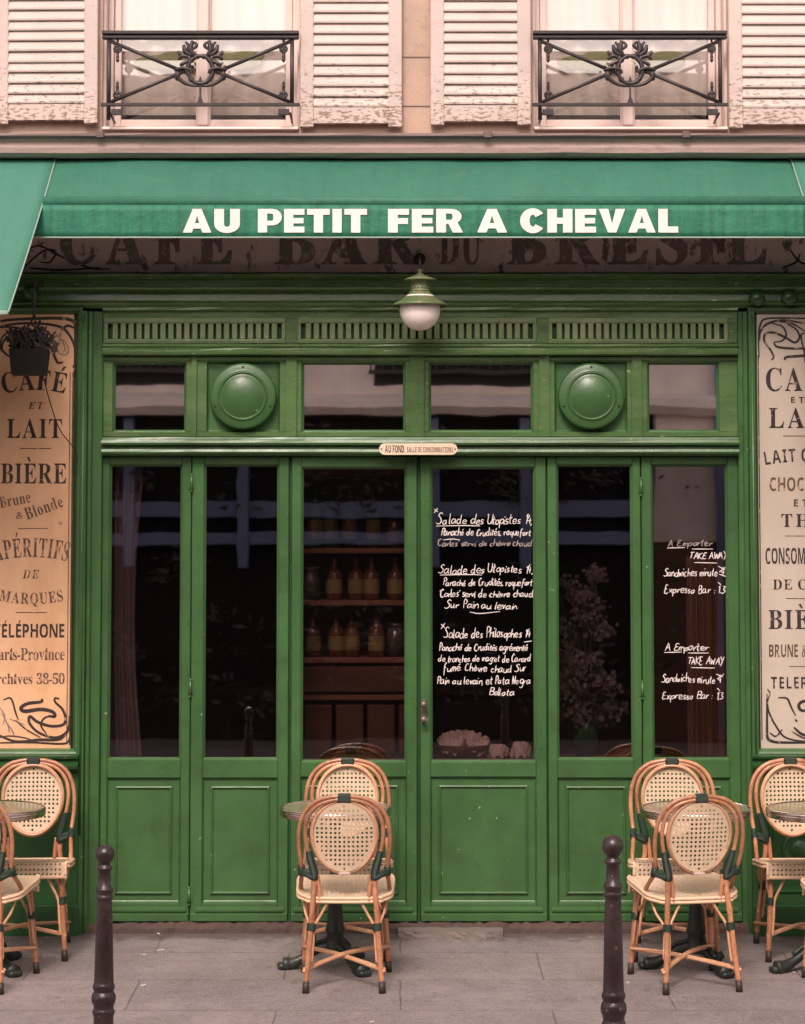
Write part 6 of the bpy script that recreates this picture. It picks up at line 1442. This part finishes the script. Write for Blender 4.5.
# espresso machine like steel box on the counter seen behind the middle glass
ct = thing('bar_counter', (.7, 2.4, .02), 'long dark wooden bar counter deep inside the cafe', 'counter')
q = MB(); q.box(-1.9, 2.0, 2.2, 2.75, .02, 1.05, .01); q.build('front', M['wood_dark'], ct)
q = MB(); q.box(-1.95, 2.05, 2.12, 2.80, 1.05, 1.10, .01); q.build('counter_top', M['wood_mid'], ct)
# sheer curtain behind the leftmost glass
q = MB(); xa, xb = px(111, .12), px(143, .12)
q.grid(lambda u, v: (xa+(xb-xa)*(u*(1-.25*math.sin(PI*min(1, v*1.0)))), .13+.016*math.sin(u*22+v*2)+.006*math.sin(v*15), Z(757, .12)+(Z(466, .12)-Z(757, .12))*v), 60, 24)
tag(q.build('curtain', M['sheer']), 'thin greyish curtain gathered behind the glass of the leftmost door leaf', 'curtain')
q = MB(); xa, xb = px(686, .3), px(735, .3)
q.grid(lambda u, v: (xa+(xb-xa)*u, .30+.028*math.sin(u*24)+.008*math.sin(u*57), .1+1.75*v), 90, 4)
tag(q.build('curtain', M['wood_mid']), 'brown pleated drape behind the take away prices on the glass', 'curtain')
# window ledge with basket, wrapped bread and added dried flowers
wl = MB(); wl.box(px(428, .1), px(640, .1), .09, .42, Z(759, .1)-.04, Z(759, .1), .005)
wt = thing('window_bench', (px(530, .2), .25, .02), 'low wooden display bench just inside the menu glass', 'bench')
wl.build('bench_top', M['wood_mid'], wt)
for xx in (px(434, .2), px(600, .2)):
    q = MB(); q.box(xx, xx+.05, .12, .40, .021, Z(759, .1)-.041, .004); q.build('leg', M['wood_dark'], wt)
zb = Z(759, .1)+.001
bk = thing('bread_basket', (px(462, .25), .25, zb), 'round basket heaped with crumpled cream cloth behind the menu glass', 'basket')
q = MB(); cx = px(462, .25); q.lathe([(.09, 0), (.13, .03), (.15, .06), (.146, .062), (.125, .035), (.0, .012)], (cx, .25, zb), 28); q.build('bowl', M['wood_dark'], bk)
q = MB()
def cloth(u, v):
    a = 2*PI*u; r = .135*v; n_ = .018*math.sin(5*a+9*v)+.014*math.sin(11*a-13*v)+.010*math.sin(23*a+5*v)
    return (cx+r*math.cos(a)*(1+n_*3), .25+r*math.sin(a), zb+.045+.07*(1-v*v)+n_*(.4+v))
q.grid(cloth, 70, 14, False); q.build('crumpled_cloth', M['paper'], bk)
fb = thing('wrapped_parcel', (px(505, .22), .22, zb), 'pale gathered paper parcels standing right of the basket behind the glass', 'parcel')
for k, (pp, h, r) in enumerate(((497, .10, .052), (520, .12, .048))):
    q = MB(); cx2 = px(pp, .22)
    q.grid(lambda u, v: (cx2+r*math.sqrt(max(.02, 1-v*v*.97))*math.cos(2*PI*u)*(1+.22*math.sin(6*PI*u+v*4)+.10*math.sin(22*PI*u-v*7)), .22+r*math.sqrt(max(.02, 1-v*v*.97))*math.sin(2*PI*u), zb+.002+h*math.sin(v*1.5)*.62+.012*math.sin(7*u*6.28+9*v)*(1-v)), 40, 8, False); q.build('parcel', M['paper'], fb)
# dried bouquet added behind the fifth glass to stand for a mottled reflection
bq = thing('reflection_bouquet', (px(585, .3), .30, zb), 'invented grey dried bouquet in a dark vase, standing in for reflections in the narrow glass', 'bouquet')
q = MB(); cx = px(585, .3); q.lathe([(0, 0), (.05, 0), (.07, .08), (.05, .16), (.035, .20), (.042, .22)], (cx, .30, zb), 20, capends=False); q.build('vase', M['bottle_green'], bq)
q = MB(); r2 = MB()
for k in range(46):
    a = random.uniform(0, 6.28); e_ = random.uniform(.02, .17); h = random.uniform(.18, .92)
    tx, ty = cx+e_*math.cos(a)-.02, .30+e_*math.sin(a)*.7
    q.tube([(cx, .30, zb+.12), (cx+(tx-cx)*.5, .30+(ty-.3)*.5, zb+.1+h*.6), (tx, ty, zb+h)], .003, 5)
    for j in range(34):
        ox, oy, oz = [random.gauss(0, .024) for _ in range(3)]; r = random.uniform(.008, .017); an = random.uniform(0, 6.28)
        p = Vector((tx+ox, ty+oy, zb+h+oz)); u_ = Vector((math.cos(an), random.uniform(-.5, .5), math.sin(an)))*r; w_ = Vector((-math.sin(an), random.uniform(-.5, .5), math.cos(an)))*r
        r2.add([p+u_, p+w_, p-u_, p-w_], [(0, 1, 2, 3)])
q.build('stems', M['twig'], bq, merge=False); r2.build('flower_heads', M['dried'], bq, fix=False)
# ================================================================ ACROSS THE STREET (mirrored in the glass)
O = thing('opposite_building', (0, -14.6, -.14), 'cream house with blue shop front across the street, mirrored in the cafe glass', 'building')
q = MB(); yo = -14.6
q.box(-14, 14, yo-6, yo, 3.62, 7.0, .01); q.box(2.75, 3.75, yo-6, yo, 2.02, 3.62, .01); q.box(8.5, 14, yo-6, yo, -.14, 3.62, .01); q.box(-14, -6.5, yo-6, yo, -.14, 3.62, .01)
q.build('wall', M['cream_wall'], O, merge=False)
q = MB(); q.hm(-14, 14, [(yo, 3.42), (yo+.18, 3.42), (yo+.28, 3.50), (yo+.28, 3.58), (yo, 3.66)]); q.build('ledge', M['cream_wall'], O)
q = MB(); q.box(-6.5, 2.75, yo-6, yo-.35, -.14, 3.62, .01); q.box(3.75, 8.5, yo-6, yo-.35, -.14, 3.62, .01); q.build('shop_interior', M['near_black'], O, merge=False)  # solid blocks coloured near-black for the unlit inside of the shop
q = MB(); q.box(2.75, 3.75, yo-6, yo-.02, -.14, 2.01, .01); q.build('panelling', M['wood_dark'], O)
q = MB()
q.box(-6.5, 2.75, yo-.30, yo-.18, 2.30, 2.48, .01); q.box(-6.5, 2.75, yo-.30, yo-.16, 2.0, 2.14, .01)
for xx in (-6.4, -4.2, -3.0, -1.75, .35, 1.35, 1.6, 2.6, 4.2, 5.6, 7.0, 8.3): q.box(xx-.06, xx+.06, yo-.30, yo-.12, 1.75, 3.40, .01)
q.build('shop_frame', M['blue'], O, merge=False)
q = MB(); random.seed(77)
for k in range(90):
    cx_, cz_ = random.uniform(-5.5, 6.5), random.choice((random.uniform(.2, 1.9), random.uniform(.2, 1.2), random.uniform(2.5, 3.2))); sp_ = random.uniform(.06, .26)
    for j in range(26):
        x_, z_ = random.gauss(cx_, sp_), random.gauss(cz_, sp_*.7); r = random.uniform(.012, .05); an = random.uniform(0, 3.1)
        u_, w_ = (math.cos(an)*r*random.uniform(1, 2.5), math.sin(an)*r), (-math.sin(an)*r*.5, math.cos(an)*r*.5); y_ = yo+random.uniform(-.3, .1)
        q.add([(x_+u_[0], y_, z_+u_[1]), (x_+w_[0], y_+.02, z_+w_[1]), (x_-u_[0], y_, z_-u_[1]), (x_-w_[0], y_-.02, z_-w_[1])], [(0, 1, 2, 3)])
tag(q.build('reflection_mottle', M['dried'], O, fix=False), kind='stuff')  # loose leaf shapes added only to mottle the reflections in the door glass
for k, (xx, we) in enumerate(((-9.5, 1.1), (-6.2, 1.1), (-3.55, 2.3), (-.30, 2.7), (4.6, 1.1), (8.2, 1.1))):
    q = MB(); q.box(xx, xx+we, yo-.05, yo+.012, 3.74 if k in (2, 3) else 4.25, 6.5, .01)
    w_ = q.build('window', M['near_black'], O)
    q = MB(); q.box(xx-.06, xx+we+.06, yo+.1, yo+.13, 3.86, 3.91, .005); q.box(xx-.06, xx+we+.06, yo+.1, yo+.13, 4.65, 4.7, .005)
    for j in range(int(we/.118)+1): q.box(xx-.05+j*.118, xx-.03+j*.118, yo+.105, yo+.125, 3.91, 4.65, .003)
    q.build('railing', M['iron'], w_, merge=False)
q = MB(); q.tube([(3.45, yo+.08, -.1), (3.45, yo+.08, 6.9)], .05, 12); q.build('drain_pipe', M['blue'], O)
q = MB(); q.box(-14.2, 14.2, yo-6.2, yo+.25, 7.0, 7.2, .02); q.build('roof', M['zinc'], O)
# small litter on the paving
random.seed(99); q = MB()
for k in range(26):
    yy = -.07-random.random()**2*3.2; xx = random.uniform(-2.0, 2.0); r = random.uniform(.004, .011); an = random.uniform(0, 3.1); z_ = ground(yy)
    u_, v_ = (math.cos(an)*r*2, math.sin(an)*r*2), (-math.sin(an)*r*.6, math.cos(an)*r*.6)
    q.add([(xx-u_[0]-v_[0], yy-u_[1]-v_[1], z_+.002), (xx+u_[0]-v_[0], yy+u_[1]-v_[1], z_+.003), (xx+u_[0]+v_[0], yy+u_[1]+v_[1], z_+.006), (xx-u_[0]+v_[0], yy-u_[1]+v_[1], z_+.004)], [(0, 1, 2, 3)])
tag(q.build('litter', M['paper'], fix=False), 'tiny pale paper scraps and cigarette ends scattered on the paving', kind='stuff')
# ================================================================ CAMERA, SUN, SKY
cd = bpy.data.cameras.new('camera'); cam = bpy.data.objects.new('camera', cd); COL.objects.link(cam)
cd.sensor_fit = 'HORIZONTAL'; cd.sensor_width = 36.; cd.lens = F/805*36.; cd.shift_y = (PYC-512)/805; cd.clip_end = 500
cam.location = CAM; cam.rotation_euler = (PI/2+TH, 0, 0); SC.camera = cam
el, az = math.radians(45), math.radians(-9)       # azimuth measured from -Y towards +X
sd = Vector((math.sin(az)*math.cos(el), -math.cos(az)*math.cos(el), math.sin(el)))
ld = bpy.data.lights.new('sun', 'SUN'); lo = bpy.data.objects.new('sun', ld); COL.objects.link(lo)
ld.energy = 1.35; ld.angle = math.radians(14); ld.color = (1.0, .86, .77); lo.rotation_euler = sd.to_track_quat('Z', 'Y').to_euler(); lo.location = (0, -5, 12)
w = bpy.data.worlds.new('World'); SC.world = w; w.use_nodes = True; nt = w.node_tree; bg = nt.nodes['Background']
sk = nt.nodes.new('ShaderNodeTexSky'); sk.sky_type = 'NISHITA'; sk.sun_disc = False; sk.sun_elevation = el
sk.sun_rotation = math.atan2(sd.x, sd.y); sk.dust_density = 4.0; sk.air_density = 1.2; sk.ozone_density = 1.0
mx = nt.nodes.new('ShaderNodeMix'); mx.data_type = 'RGBA'; mx.inputs[0].default_value = .80
bw = nt.nodes.new('ShaderNodeRGBToBW'); nt.links.new(sk.outputs[0], bw.inputs[0])
cm = nt.nodes.new('ShaderNodeMix'); cm.data_type = 'RGBA'; cm.blend_type = 'MULTIPLY'; cm.inputs[0].default_value = 1; nt.links.new(bw.outputs[0], cm.inputs[6]); cm.inputs[7].default_value = (1.08, .93, .86, 1)
nt.links.new(sk.outputs[0], mx.inputs[6]); nt.links.new(cm.outputs[2], mx.inputs[7]); nt.links.new(mx.outputs[2], bg.inputs[0])
bg.inputs[1].default_value = .15
vs_ = SC.view_settings; vs_.view_transform = 'Standard'; vs_.look = 'None'; vs_.gamma = 1.0; vs_.exposure = EXPO; vs_.use_curve_mapping = False
SC.cycles.max_bounces = 8; SC.cycles.transparent_max_bounces = 12; SC.cycles.use_denoising = True
SC.cycles.sample_clamp_indirect = 6
